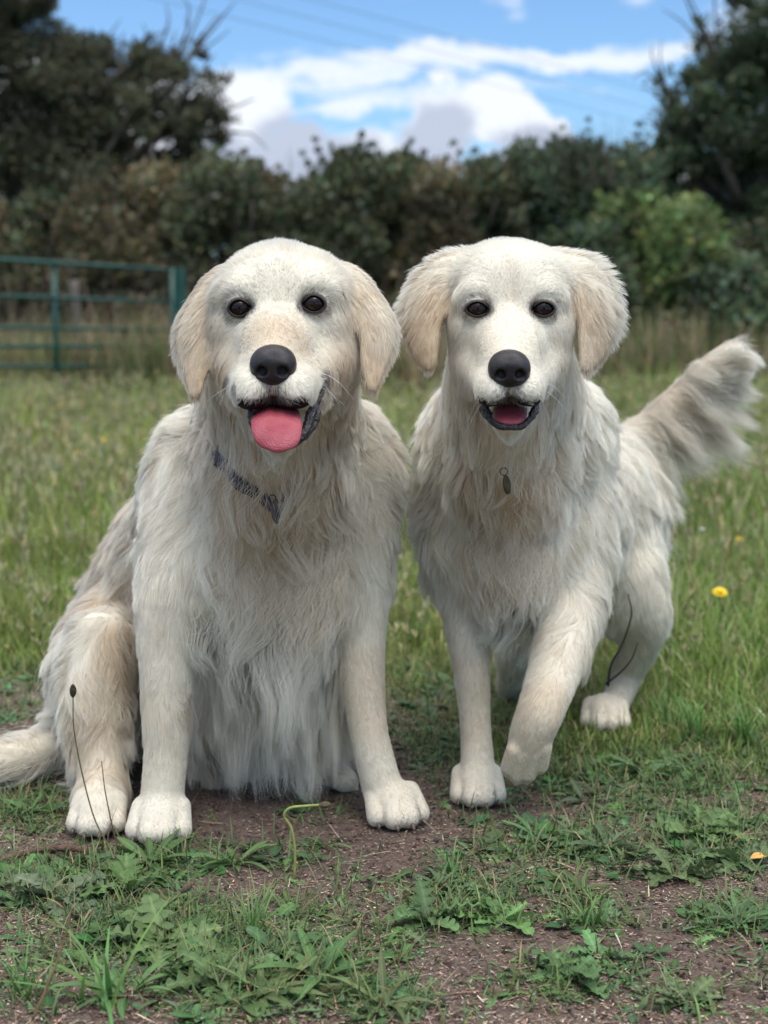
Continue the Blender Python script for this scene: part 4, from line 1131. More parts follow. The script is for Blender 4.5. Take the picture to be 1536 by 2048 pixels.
# ------------------------------------------------------------------ meadow grass
def patch(x, y, f, seed):
    return noise3(np.stack([x, y, 0 * x], 1), f, seed, 3)
def build_meadow():
    rng = np.random.default_rng(51)
    parts = []
    def scatter(n, y0, y1, power=1.0, margin=.25):
        y = y0 * (y1 / y0) ** (rng.random(n) ** power)
        x = rng.uniform(-1, 1, n) * (y * .275 + margin)
        return x, y
    # the turf, near to far
    for (n, y0, y1, hmin, hmax, wd) in ((90000, 2.15, 4.2, .03, .11, .0030), (52000, 4.0, 7.5, .05, .14, .0050), (42000, 7.2, 17, .08, .20, .011)):
        x, y = scatter(n, y0, y1)
        nt = n // 42; tx, ty = scatter(nt, y0, y1); ti = rng.integers(0, nt, n); tus = rng.random(n) < .62
        spread_ = rng.uniform(.008, .040, nt)[ti] * (1 + .25 * (ty[ti] - 2))
        ox, oy = rng.normal(0, 1, n) * spread_, rng.normal(0, 1, n) * spread_
        x = np.where(tus, tx[ti] + ox, x); y = np.clip(np.where(tus, ty[ti] + oy, y), y0 * .98, None)
        th = rng.uniform(.55, 1.75, nt)[ti]; tc = rng.uniform(.70, 1.35, nt)[ti]; ta = np.arctan2(oy, ox)
        s = soil_mask(x, y); pt = patch(x, y, 3.2, 52)
        keep = rng.random(n) > s * (1.02 - .25 * np.clip(pt, 0, 1)) + np.clip(-pt - .35, 0, 1) * .8 * (y < 3.5)
        x, y = x[keep], y[keep]; m = len(x); pt = pt[keep]; tus, th, tc, ta = tus[keep], th[keep], tc[keep], ta[keep]
        right = np.clip((x / y - .12) / .1, 0, 1)
        h = rng.uniform(hmin, hmax, m) * (1 + .45 * pt + .35 * right) * np.clip(.35 + (y - 2.45) * .8, .25, 1.1) * np.where(tus, th, .7)
        root = np.stack([x, y, gz(x, y) - .002], 1)
        straw = rng.random(m) < .13 + .10 * np.clip(-pt, 0, 1)
        base = np.where(straw[:, None], cols(rng, m, (.42, .36, .21)), cols(rng, m, (.125, .225, .050)))
        yel = np.clip(.22 + .5 * patch(x, y, 1.7, 53) + (y > 6) * .2, 0, 1)[:, None]
        base = base * (1 - yel * .5) + cols(rng, m, (.29, .31, .09)) * yel * .5
        base = base * np.where(tus, tc, .9)[:, None]
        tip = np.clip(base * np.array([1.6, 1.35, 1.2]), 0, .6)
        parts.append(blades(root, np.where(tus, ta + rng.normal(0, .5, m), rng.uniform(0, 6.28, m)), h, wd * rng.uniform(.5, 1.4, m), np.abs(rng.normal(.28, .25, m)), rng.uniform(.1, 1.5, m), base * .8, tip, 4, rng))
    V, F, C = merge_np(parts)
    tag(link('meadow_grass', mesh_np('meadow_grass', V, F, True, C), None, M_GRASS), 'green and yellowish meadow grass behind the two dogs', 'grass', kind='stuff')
    # taller stems with pale seed heads
    n = 15000; x, y = scatter(n, 2.8, 15, .8)
    keep = (soil_mask(x, y) < .3) & (rng.random(n) < .5 + .5 * patch(x, y, 2.0, 57)); x, y = x[keep], y[keep]; m = len(x)
    h = rng.uniform(.12, .32, m) * np.clip((y - 2.3) / 2, .35, 1)
    root = np.stack([x, y, gz(x, y)], 1)
    c = cols(rng, m, (.28, .28, .13)); az = rng.uniform(0, 6.28, m); ln = np.abs(rng.normal(.1, .12, m)); cu = rng.uniform(.05, .5, m)
    st = blades(root, az, h, .0022 + .0007 * y, ln, cu, c * .7, c, 4, rng)
    tips = st[0].reshape(m, 9, 3)[:, 6]
    hd = []
    for k in range(5):
        hd.append(blades(tips + rng.normal(0, .004, (m, 3)), rng.uniform(0, 6.28, m), h * .16, .004 + .0010 * y, rng.uniform(.1, .7, m), rng.uniform(0, .6, m), c * 1.1, cols(rng, m, (.42, .36, .22)), 2, rng))
    V, F, C = merge_np([st] + hd)
    tag(link('seeding_grass', mesh_np('seeding_grass', V, F, True, C), None, M_GRASS), 'thin stems with pale seed heads standing above the meadow', 'grass', kind='stuff')
    # rough dead growth at the foot of the hedge
    n = 15000; y = rng.uniform(13.2, 16.5, n); x = rng.uniform(-1, 1, n) * (y * .28 + .3); m = n
    h = rng.uniform(.25, .85, m) * (1 + .3 * patch(x, y, 1.2, 58)); root = np.stack([x, y, gz(x, y)], 1)
    c = np.where(rng.random((m, 1)) < .55, cols(rng, m, (.30, .23, .14)), cols(rng, m, (.13, .17, .055)))
    V, F, C = blades(root, rng.uniform(0, 6.28, m), h, rng.uniform(.012, .03, m), np.abs(rng.normal(.1, .2, m)), rng.uniform(0, .9, m), c * .8, c * 1.2, 4, rng)
    tag(link('rough_grass', mesh_np('rough_grass', V, F, True, C), None, M_GRASS), 'rough brown and green growth along the foot of the hedge', 'grass', kind='stuff')
build_meadow()

# ------------------------------------------------------------------ foreground: litter, tufts, weeds
def ug(u, v):
    p = G(u, v); p[2] = float(gz(p[0], p[1])); return p
# weed cover of the path, as seen: u, v, radius u, radius v, amount
COVER = [(150,1760,190,70,1), (300,1850,240,70,1), (500,1940,240,80,1), (620,1830,110,50,.7), (760,1990,150,50,.8), (350,1720,120,35,.8), (560,1710,80,25,.5), (470,1980,200,70,.8),
         (930,1800,140,60,.9), (1130,1690,150,50,.9), (1040,1760,110,40,.6), (1180,1820,90,50,.7), (1420,1660,140,80,1), (1460,1830,110,50,.8), (1120,1950,130,45,.7), (1330,1980,110,45,.5), (1340,1540,200,60,.9),
         (1150,1560,130,50,.7), (870,1480,90,60,.6), (850,1390,70,60,.7),(820,1460,60,60,.6),(60,1340,100,50,.6),(1060,1420,90,50,.6),(690,1400,50,60,.5),(1240,1500,90,50,.7),(640,1630,60,25,.35),(980,1700,90,40,.5),(760,1880,110,50,.5),(1260,1600,120,50,.7),(1240,1930,100,40,.4),(160,1900,120,60,.7),(700,1760,70,30,.3), (900,1560,40,40,.4), (60,1620,110,45,.8), (1480,1500,130,60,.9), (1400,1400,180,60,.8), (820,1300,90,50,.8), (50,1420,90,40,.5),
         (1100,1480,60,40,.4), (1510,1920,60,60,.4), (60,1960,120,90,.35), (1000,1640,80,30,.3)]
def cover(u, v):
    c = np.zeros_like(u, dtype=float)
    for a, b, ru, rv, k in COVER: c = np.maximum(c, k * np.exp(-(((u - a) / ru) ** 2 + ((v - b) / rv) ** 2) ** 1.5 * .9))
    return c
def build_fore():
    rng = np.random.default_rng(61)
    def spots(n, y0=1.28, y1=3.0, pw=1.0, base=0.02):
        y = rng.uniform(y0, y1, n); x = rng.uniform(-1, 1, n) * (y * .27 + .1)
        u, v = UV(np.stack([x, y, 0 * x], 1)); c = cover(u, v)
        k = rng.random(n) < base + c ** pw
        return x[k], y[k], c[k]
    # short grass blades
    x, y, c = spots(40000, base=.02, pw=1.5); m = len(x)
    root = np.stack([x, y, gz(x, y) - .002], 1)
    straw = rng.random(m) < .16
    base = np.where(straw[:, None], cols(rng, m, (.30, .25, .14)), cols(rng, m, (.125, .190, .066)))
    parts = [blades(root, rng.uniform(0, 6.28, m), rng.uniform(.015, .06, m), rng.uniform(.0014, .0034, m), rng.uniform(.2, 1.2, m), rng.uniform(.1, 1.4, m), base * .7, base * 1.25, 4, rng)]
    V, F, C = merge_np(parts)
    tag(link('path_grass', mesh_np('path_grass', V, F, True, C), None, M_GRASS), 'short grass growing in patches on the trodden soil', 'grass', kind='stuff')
    # small mixed leaves, one mat of ground cover
    lv = []
    tmpl = {'plantain': [], 'ragwort': [], 'round': []}
    for k in tmpl:
        for i in range(7):
            tmpl[k].append(rosette(k, 1.0, rng.integers(5, 9), rng, flat=.15))
    x, y, c = spots(9500, pw=1.4, base=.004)
    for a, b, cc in zip(x, y, c):
        k = rng.choice(['plantain', 'ragwort', 'round'], p=[.45, .35, .20]); V, F, C = tmpl[k][rng.integers(7)]
        s = rng.uniform(.012, .030) * (1 + .9 * cc * rng.random())
        hue = np.exp(rng.normal(0, .13, 3)) * rng.uniform(.75, 1.2)
        lv.append(((V @ rotz(rng.uniform(0, 6.28)).T) * np.array([s, s, s * .8]) + np.array([a, b, float(gz(a, b)) - .001]), F, C * hue))
    # tiny feathery leaflets between them
    x, y, c = spots(34000, pw=1.5, base=.006); m = len(x); root = np.stack([x, y, gz(x, y)], 1)
    cc = cols(rng, m, (.13, .20, .085))
    lv.append(blades(root, rng.uniform(0, 6.28, m), rng.uniform(.006, .018, m), rng.uniform(.003, .008, m), rng.uniform(.5, 1.5, m), rng.uniform(-.4, .8, m), cc * .8, cc * 1.15, 3, rng))
    V, F, C = merge_np(lv)
    tag(link('ground_cover', mesh_np('ground_cover', V, F, True, C), None, M_LEAF), 'mat of small weed leaves on the path', 'weeds', kind='stuff')
    # dry litter: bits of straw and bark on the soil
    n = 110000; y = 1.25 + 1.85 * rng.random(n) ** 1.4; x = rng.uniform(-1, 1, n) * (y * .27 + .1)
    d = patch(x, y, 7, 63); keep = rng.random(n) < .45 + .5 * d; x, y = x[keep], y[keep]; m = len(x)
    root = np.stack([x, y, gz(x, y) + rng.uniform(.0008, .004, m)], 1)
    big = rng.random(m) < .025
    ln = np.where(big, rng.uniform(.015, .06, m), rng.uniform(.002, .009, m))
    c = np.where(rng.random((m, 1)) < .35, cols(rng, m, (.42, .33, .25), .3), cols(rng, m, (.20, .135, .10), .35))
    V, F, C = blades(root, rng.uniform(0, 6.28, m), ln, rng.uniform(.0008, .0026, m), rng.normal(1.53, .07, m), rng.normal(0, .12, m), c, c, 3, rng)
    tag(link('plant_litter', mesh_np('plant_litter', V, F, True, C), None, M_STRAW), 'dry straw and plant bits strewn over the brown soil', 'litter', kind='stuff')
    # crumbs of soil
    n = 9000; y = rng.uniform(1.25, 3.0, n); x = rng.uniform(-1, 1, n) * (y * .27 + .1)
    r = rng.uniform(.0012, .0042, n) ; oc = np.array([(1, 0, 0), (-1, 0, 0), (0, 1, 0), (0, -1, 0), (0, 0, 1), (0, 0, -.6)])
    V = np.stack([x, y, gz(x, y) + r * .3], 1)[:, None] + oc[None] * r[:, None, None] * rng.uniform(.6, 1.4, (n, 6, 1))
    T = np.array([(0, 2, 4), (2, 1, 4), (1, 3, 4), (3, 0, 4), (2, 0, 5), (1, 2, 5), (3, 1, 5), (0, 3, 5)])
    F = (np.arange(n)[:, None, None] * 6 + T[None]).reshape(-1, 3)
    C = np.repeat(cols(rng, n, (.085, .058, .045), .35), 6, 0)
    tag(link('soil_crumbs', mesh_np('soil_crumbs', V.reshape(-1, 3), F, False, C), None, M_STRAW), 'loose crumbs of brown earth on the path', 'soil', kind='stuff')
build_fore()
# ------------------------------------------------------------------ single plants of the foreground
# kind, u, v, radius m, leaves, label
PLANTS = [
 ('ragwort', 255, 1775, .080, 11, 'blue-green lobed-leaf weed just below the sitting dog\'s front paw'),
 ('ragwort', 120, 1790, .085, 12, 'dense lobed weed at the left edge below the brown stick'),
 ('ragwort', 330, 1890, .085, 12, 'broad lobed weed in the middle of the lower left weed patch'),
 ('ragwort', 440, 1960, .070, 10, 'large crinkled weed near the bottom edge left of centre'),
 ('plantain', 300, 1720, .085, 12, 'narrow-leaved plantain fanning out right under the sitting dog\'s front toes'),
 ('plantain', 470, 1725, .070, 11, 'plantain tuft on soil just right of the sitting dog\'s front toes'),
 ('plantain', 520, 1985, .095, 9, 'big pale-veined plantain at the bottom edge left of centre'),
 ('plantain', 640, 1950, .090, 10, 'plantain with long arching leaves at the right end of the lower left patch'),
 ('plantain', 255, 1990, .090, 8, 'long grassy plantain leaves slanting up at the bottom left'),
 ('round', 560, 1900, .055, 8, 'round-leaved weed above the pale-veined plantain'),
 ('plantain', 650, 1690, .040, 7, 'small plantain alone on bare soil between the two dogs\' front paws'),
 ('plantain', 770, 2000, .075, 9, 'grey-green plantain at the bottom edge in the middle'),
 ('plantain', 880, 1765, .055, 9, 'bright plantain on the path below the walking dog'),
 ('ragwort', 855, 1835, .070, 10, 'dusty lobed weed lying flat in the middle foreground'),
 ('ragwort', 1000, 1840, .060, 8, 'lobed weed with one broad leaf pointing right, middle foreground'),
 ('plantain', 1070, 1665, .055, 11, 'plantain tuft right of the walking dog\'s planted paw'),
 ('plantain', 1215, 1690, .080, 13, 'thick plantain clump on the path, right of centre'),
 ('plantain', 1165, 1775, .060, 10, 'yellow-green tuft below the thick plantain clump'),
 ('plantain', 1290, 1545, .085, 14, 'dark plantain clump right of the walking dog\'s back paw'),
 ('plantain', 1170, 1600, .055, 9, 'small plantain in front of the lifted paw'),
 ('ragwort', 1400, 1665, .080, 13, 'frilly grey-green weed near the right edge'),
 ('ragwort', 1350, 1745, .070, 10, 'frilly weed below and left of the one by the right edge'),
 ('ragwort', 1480, 1720, .060, 9, 'pale frilly weed touching the right edge'),
 ('plantain', 1480, 1835, .075, 11, 'plantain clump low at the right edge'),
 ('ragwort', 1140, 1940, .065, 10, 'small lobed weed in the lower right foreground'),
 ('ragwort', 1375, 1990, .050, 8, 'little lobed weed near the bottom right corner'),
 ('plantain', 1030, 1600, .040, 8, 'tiny plantain right beside the planted paw'),
 ('plantain', 60, 1620, .060, 12, 'plantain beside the sitting dog\'s tail at the left edge'),
 ('plantain', 870, 1520, .045, 9, 'plantain between the dogs, left of the planted front leg'),
 ('ragwort', 1200, 1905, .045, 8, 'small dull weed on the bare soil lower right'),
]
NAMES = {'ragwort': 'lobed_weed', 'plantain': 'plantain_plant', 'round': 'round_leaved_weed'}
def build_plants():
    rng = np.random.default_rng(71)
    for kind, u, v, R, n, lab in PLANTS:
        p = ug(u, v)
        V, F, C = rosette(kind, R * (.9 if kind == 'plantain' else .85), int(n * 1.4), rng)
        C = C * np.exp(rng.normal(0, .10, 3))
        V[:, 2] = np.maximum(V[:, 2], .001)
        o = link(NAMES[kind], mesh_np(NAMES[kind], V, F, True, C), None, M_LEAF)
        o.location = tuple(p)
        tag(o, lab, 'weed', 'weeds on the path')
build_plants()

def long_tuft(label, u, v, n, L, seed, spread=.35, w=.0055):
    rng = np.random.default_rng(seed); p = ug(u, v)
    root = rng.normal(0, .008, (n, 3)) * [1, 1, 0]
    c = cols(rng, n, (.13, .25, .07), .12)
    V, F, C = blades(root, rng.uniform(0, 6.28, n), rng.uniform(.6, 1.1, n) * L, rng.uniform(.7, 1.2, n) * w, np.abs(rng.normal(spread, .25, n)), rng.uniform(.3, 1.3, n), c * .8, c * 1.25, 7, rng)
    o = link('grass_tuft', mesh_np('grass_tuft', V, F, True, C), None, M_GRASS); o.location = tuple(p)
    tag(o, label, 'grass tuft', 'grass tufts in the foreground')
long_tuft('tuft of long broad blades in the bottom left corner region, leaning right', 215, 2010, 11, .13, 301, .6, .0075)
long_tuft('fine grass tuft rising out of the middle of the lower left weeds', 505, 1870, 26, .085, 302, .35, .0028)
long_tuft('fine grass tuft on the soil in the middle foreground', 905, 1740, 18, .055, 303, .4, .0030)
long_tuft('grass tuft just below the thick plantain clump right of centre', 1180, 1845, 22, .055, 304, .4, .0030)
long_tuft('upright grass tuft behind the dark plantain right of the back paw', 1390, 1480, 40, .10, 305, .3, .0040)
long_tuft('bright grass tuft at the right edge level with the back paw', 1490, 1490, 40, .11, 306, .35, .0040)
long_tuft('grass tuft just right of the walking dog\'s back paw', 1330, 1455, 34, .09, 307, .35, .0038)
long_tuft('grass tuft between the dogs at the edge of the meadow', 830, 1290, 60, .10, 308, .35, .0035)
long_tuft('dry pale tuft in the lower left corner', 60, 1990, 30, .08, 309, .5, .0022)

def stalk(name, label, cat, pts, r0, r1, color, head=None, group=None):
    """a thin stem through photo pixels (u, v, Y); optional seed head at the top"""
    q = spline([P(*a) for a in pts], 22)
    m = mat_noise(name, color, tuple(c * .6 for c in color), 80, .6)
    root = empty(name, tuple(q[0])); tag(root, label, cat, group)
    tube_obj('stem', q, np.linspace(r0, r1, 22), m, root, 7)
    if head:
        L, R, hc = head; d = q[-1] - q[-2]; d /= np.linalg.norm(d)
        t = np.linspace(0, 1, 14); c = q[-1] + d * (t[:, None] * L - L * .1)
        rr = R * np.sin(np.clip(t * .94 + .04, 0, 1) * PI) ** .6 * (1 + .16 * np.sin(t * 40))
        tube_obj('seed_head', c, rr, mat_noise('seed_head', hc, tuple(x * .45 for x in hc), 500, .9, .8, 900), root, 9)
    return root
g0 = G(222, 1702)[1]
stalk('plantain_stalk', 'tall thin plantain stalk with brown seed head before the sitting dog\'s haunch', 'plant stalk',
      [(225, 1705, g0), (190, 1640, g0 + .01), (165, 1550, g0), (148, 1460, g0 - .01), (146, 1392, g0 - .015)], .0011, .0008, (.16, .15, .06), (.018, .0045, (.12, .08, .05)))
g0 = G(235, 1700)[1]
stalk('dry_stalk', 'shorter bare brown stalk standing between the sitting dog\'s left paws', 'plant stalk',
      [(236, 1700, g0), (222, 1640, g0), (210, 1580, g0), (203, 1522, g0)], .0011, .0006, (.15, .09, .06))
g0 = G(590, 1760)[1]
stalk('bent_stalk', 'yellow-green stalk bent over at the top on bare soil between the dogs', 'plant stalk',
      [(588, 1765, g0), (590, 1700, g0), (582, 1655, g0), (568, 1632, g0), (580, 1616, g0), (612, 1612, g0 + .01), (640, 1610, g0 + .01)], .0017, .0019, (.33, .36, .10), (.016, .0042, (.25, .20, .12)))
stalk('dead_twig', 'thin black forked twig in front of the walking dog\'s back leg', 'twig',
      [(1216, 1372, 2.36), (1222, 1330, 2.35), (1244, 1290, 2.34), (1258, 1250, 2.33), (1263, 1222, 2.33), (1256, 1188, 2.33)], .0020, .0009, (.035, .025, .022))
stalk('dead_twig', 'short curved twig rising beside the forked one by the back leg', 'twig',
      [(1212, 1368, 2.37), (1240, 1345, 2.36), (1262, 1320, 2.35), (1276, 1285, 2.34)], .0018, .0010, (.035, .025, .022))
g0 = G(300, 1995)[1]
stalk('plantain_stalk', 'curved stalk with a tan seed head arching over the lower left weeds', 'plant stalk',
      [(200, 1838, G(200, 1838)[1] - .01), (240, 1828, 1.68), (300, 1824, 1.67), (345, 1800, 1.67), (365, 1783, 1.67)], .0013, .0011, (.22, .22, .10), (.020, .0045, (.30, .22, .14)))
stalk('dry_stalk', 'leaning rusty stem in the bottom left corner', 'plant stalk',
      [(65, 2040, 1.39), (100, 1960, 1.40), (125, 1890, 1.41), (145, 1810, 1.42)], .0016, .0008, (.20, .12, .06))
stalk('dry_stalk', 'thin red-brown stem on soil in the centre foreground', 'plant stalk',
      [(752, 1830, 1.66), (770, 1780, 1.66), (768, 1730, 1.66), (766, 1705, 1.66)], .0007, .0004, (.22, .12, .07))
# the brown stick at the left edge
st = [ug(-30, 1722), ug(50, 1704) + [0, 0, .006], ug(120, 1697) + [0, 0, .008], ug(185, 1699) + [0, 0, .005]]
o = tube_obj('stick', spline(st, 20), np.linspace(.0035, .0048, 20) * (1 + .15 * np.sin(np.arange(20) * 1.9)), mat_noise('bark_brown', (.10, .05, .035), (.19, .11, .08), 60, .8, .6, 200), None, 9)
tag(o, 'brown stick lying on the soil at the left edge below the paw', 'stick')
# fallen leaf at the right edge
V, F, C = leaf(.035, .016, 'lance', .25, -.5, c=(.50, .28, .08), rng=np.random.default_rng(5)); p = ug(1500, 1728)
o = link('fallen_leaf', mesh_np('fallen_leaf', V @ rotz(.3).T, F, True, C), None, mat_attr('dead_leaf', .6, .3)); o.location = tuple(p + [0, 0, .012])
tag(o, 'small orange dead leaf caught in the weeds at the right edge', 'leaf')

# ------------------------------------------------------------------ flowers of the meadow
M_PETAL = mat('petal_yellow', (.85, .58, .02), .5, .3); M_PETAL_W = mat('petal_white', (.75, .75, .70), .5, .3); M_STEM = mat('flower_stem', (.12, .18, .05), .6)
def flower(u, v, Y, r, label, name='dandelion_flower', mp=None, group=None, tilt=.5):
    top = P(u, v, Y); gx = top[0]; base = np.array([gx - .01, Y + .01, float(gz(gx, Y))])
    root = empty(name, tuple(base)); tag(root, label, 'flower', group)
    rng = np.random.default_rng(int(u))
    tube_obj('stem', spline([base, (base + top) / 2 + [.006, 0, 0], top], 10), [.0014] * 10, M_STEM, root, 6)
    parts = []
    for ring, (k, el) in enumerate(((16, .05), (13, .35), (9, .7))):
        for i in range(k):
            p = leaf(r * (1 - .22 * ring), r * .22, 'lance', el, -.25, 5, 1, .1, rng, (1, 1, 1), 0)
            parts.append(xf(p, i * 2 * PI / k + ring * .3, (0, 0, ring * r * .06)))
    V, F, C = merge_np(parts); V = V @ rotx(tilt).T + top
    link('petals', mesh_np('petals', V, F, True), root, mp or M_PETAL)
    return root
flower(1440, 1184, 3.05, .0185, 'bright yellow dandelion-like flower in the grass right of the walking dog', tilt=.45)
for u, v, Y, lab in ((206, 880, 6.5, 'tiny yellow flower in the far grass left of the sitting dog, right of its pair'), (152, 906, 6.2, 'tiny yellow flower in the far grass left of the sitting dog, left of its pair'),
                     (1478, 1078, 4.2, 'small yellow flower high in the grass at the right edge'), (120, 812, 9.0, 'farthest yellow speck of a flower just below the gate')):
    flower(u, v, Y, .008 + .0006 * Y, lab, 'small_yellow_flower', None, 'small yellow flowers in the meadow', .8)
flower(1405, 1058, 4.3, .009, 'small white clover-like flower left of the yellow one at the right edge', 'white_flower', M_PETAL_W, None, .3)

# ------------------------------------------------------------------ the green gate
M_GATE = mat_noise('gate_paint', (.006, .050, .038), (.010, .070, .052), 9, .42, .15, 60, spec=.5)
def build_gate():
    rails = [(519, 541, .021), (592, 604, .017), (654, 662, .017), (692, 694, .017), (733, 731, .017), (773, 766, .019)]
    YL, YR = 12.35, 14.3
    YY = lambda u: YL + (YR - YL) * u / 360.
    base = P(110, 795, YY(110)); base[2] = float(gz(base[0], base[1]))
    g = empty('metal_gate', tuple(base)); tag(g, 'green tubular metal field gate with six rails at the left of the meadow', 'gate')
    for a, b, r in rails:
        p0 = P(0, a, YY(0)); p1 = P(352, b, YY(352)); d = p1 - p0
        tube_obj('rail', np.array([p0 - d * .75, p0 - d * .3, p0, (p0 + p1) / 2, p1]), [r] * 5, M_GATE, g, 12)
    def up(u, v0, v1, r):
        Y = YY(u); a = P(u, v0, Y); b = P(u, v1, Y); b[0] = a[0]; b[1] = a[1]
        V, F = tube(np.array([a, (a + b) / 2, b]), [r] * 3, 12); V[:, 1] -= .035
        link('upright', quad_mesh('upright', V, F), g, M_GATE)
    up(109, 523, 800, .026); up(345, 538, 775, .024)
    pY = YY(360); a = P(361, 536, pY); a[2] = max(a[2], 1.1)
    z0 = float(gz(a[0], a[1])) - .02
    post = empty('gate_post', (a[0], a[1], z0)); tag(post, 'square green metal post at the right end of the gate', 'post')
    import bmesh
    bm = bmesh.new(); bmesh.ops.create_cube(bm, size=1)
    for w in bm.verts: w.co = Vector((a[0] + w.co.x * .095, a[1] + w.co.y * .095, z0 + (w.co.z + .5) * (a[2] - z0)))
    bmesh.ops.bevel(bm, geom=bm.edges[:], offset=.008, segments=2, affect='EDGES')
    me = bpy.data.meshes.new('shaft'); bm.to_mesh(me); bm.free(); link('shaft', me, post, M_GATE)
    for z in (.25, .95):
        V, F = tube(np.array([(a[0] - .10, a[1] - .03, z), (a[0], a[1] - .03, z)]), [.016, .016], 8); link('hinge', quad_mesh('hinge', V, F), post, M_GATE)
    # old wooden stake behind the gate
    s = P(150, 560, 15.2); V, F = tube(spline([(s[0], s[1], -.05), (s[0] + .01, s[1], .5), (s[0] - .01, s[1], s[2])], 8), np.linspace(.055, .045, 8), 9)
    tag(link('wooden_stake', quad_mesh('wooden_stake', V, F), None, mat_noise('old_wood', (.14, .12, .10), (.08, .07, .06), 14, .9, .5, 60)), 'weathered grey wooden stake among the growth behind the gate', 'stake')
build_gate()

# ------------------------------------------------------------------ trees and hedge
M_BARK = mat_noise('bark', (.045, .036, .028), (.11, .09, .07), 12, .9, .8, 30)
M_TREE = mat_attr('tree_leaves', .5, .35, .40)
def puff(c, r, n, size, rng, col, up=0.0, spread=.25, elong=1.6):
    """n leaf-clump faces filling an uneven ball"""
    d = rng.normal(size=(n, 3)); d /= np.linalg.norm(d, axis=1)[:, None]
    lump = 1 + .28 * noise3(d * 1.0 + c, 4.0, int(abs(c[0] * 100)) + 3, 2)
    rad = r * rng.random(n) ** .45 * lump
    p = c + d * rad[:, None] * np.array([1, 1, .85])
    ax = rng.normal(size=(n, 3)) + np.array([0, 0, up]); ax /= np.linalg.norm(ax, axis=1)[:, None]
    b = np.cross(ax, rng.normal(size=(n, 3))); b /= np.linalg.norm(b, axis=1)[:, None] + 1e-9
    s = size * rng.uniform(.55, 1.35, n)[:, None]
    V = np.stack([p, p + ax * s * elong * .5 + b * s * .5, p + ax * s * elong, p + ax * s * elong * .5 - b * s * .5], 1)
    F = (np.arange(n)[:, None, None] * 4 + np.array([(0, 1, 2), (0, 2, 3)])[None]).reshape(-1, 3)
    C = np.repeat(cols(rng, n, col, spread, .16), 4, 0)
    return V.reshape(-1, 3), F, C
def limbs(base, tips, r0, rng, trunk_top):
    parts = [tube(spline([base, (base + trunk_top) / 2 + rng.normal(0, .08, 3), trunk_top], 10), np.linspace(r0, r0 * .6, 10), 9)]
    for t in tips:
        m = trunk_top * .5 + t * .5 + rng.normal(0, .18, 3); m[2] -= .1
        s = base + (trunk_top - base) * rng.uniform(.55, 1)
        parts.append(tube(spline([s, m, t], 9), np.linspace(r0 * .38, r0 * .06, 9), 6))
        for _ in range(4):
            e = t + rng.normal(0, .28, 3) + np.array([0, 0, .2]); parts.append(tube(spline([m * .4 + t * .6, t * .5 + e * .5 + rng.normal(0, .05, 3), e], 6), np.linspace(r0 * .08, r0 * .02, 6), 4))
    return merge_np(parts)
def tree(name, label, blobs, Y, base_u, colr, size, seed, r0=.22, group=None, dens=1.0, depth=1.2):
    rng = np.random.default_rng(seed)
    b = P(base_u, 700, Y); base = np.array([b[0], Y, -.05])
    root = empty(name, tuple(base)); tag(root, label, 'tree', group)
    parts, tips = [], []
    for i, (u, v, r, k) in enumerate(blobs):
        y = Y + rng.uniform(-.6, .6) * depth; p = P(u, v, y); rr = r / PXM(p)
        tips.append(p)
        n = int(k * dens * 3600 * (rr / .5) ** 2)
        sub = max(3, int(7 * rr / .5))
        for _ in range(sub):                      # smaller clumps inside, so sky shows between them
            q = p + rng.normal(0, rr * .60, 3) * np.array([1, 1.3, .9])
            parts.append(puff(q, rr * rng.uniform(.28, .62), max(8, n // sub), size, rng, np.asarray(colr) * rng.uniform(.6, 1.45), .2))
        parts.append(puff(p, rr * 1.25, int(n * .45) + 20, size * .9, rng, np.asarray(colr), .2))
    tt = P(base_u + rng.uniform(-10, 10), 430, Y)
    V, F = limbs(base, tips, r0, rng, tt)
    link('trunk', quad_mesh('trunk', V, F), root, M_BARK)
    V, F, C = merge_np(parts)
    link('crown', mesh_np('crown', V, F, False, C), root, M_TREE)
    return root
tree('oak_tree', 'big dark oak-like tree rising behind the gate at the left', [
    (20,50,70,1),(-70,120,120,.9),(60,150,80,1),(130,180,75,1),(175,250,85,1),(60,290,105,1),(-50,300,120,.9),(140,370,75,1),(30,400,90,1),(245,210,50,.5),(215,160,40,.5),(260,270,45,.5),
    (300,160,54,.5),(345,150,52,.46),(250,130,50,.4),(160,110,50,.5),(430,225,34,.35),(385,205,52,.46),(400,265,50,.5),(345,255,50,.5),(310,220,50,.45),(415,165,34,.3),(350,115,36,.2),(290,110,36,.2),(200,110,45,.4),(270,330,50,.6),(380,330,46,.6),(100,105,45,.7),(30,-20,70,.9),(-60,0,100,.9),(310,330,40,.5),
    (420,320,34,.5),(230,400,50,.8),(365,305,36,.4),(395,85,14,.10),(440,240,20,.15)], 20.5, 60, (.092, .096, .054), .046, 81, .26)
tree('hawthorn_tree', 'tall dark green tree at the right edge above the hedge', [
    (1475,90,60,.9),(1545,130,95,1),(1430,150,55,.8),(1405,235,62,.9),(1480,260,85,1),(1560,300,110,1),(1350,245,42,.7),(1335,190,26,.35),(1320,160,16,.2),(1370,320,52,.9),(1450,370,80,1),(1560,440,110,1),
    (1405,80,26,.25),(1405,45,14,.12),(1600,40,100,.8),(1510,30,35,.4),(1330,290,30,.6),(1380,400,60,1),(1490,520,90,1),(1310,370,40,.7),(1580,580,90,1)], 18.5, 1500, (.078, .108, .054), .048, 82, .22)
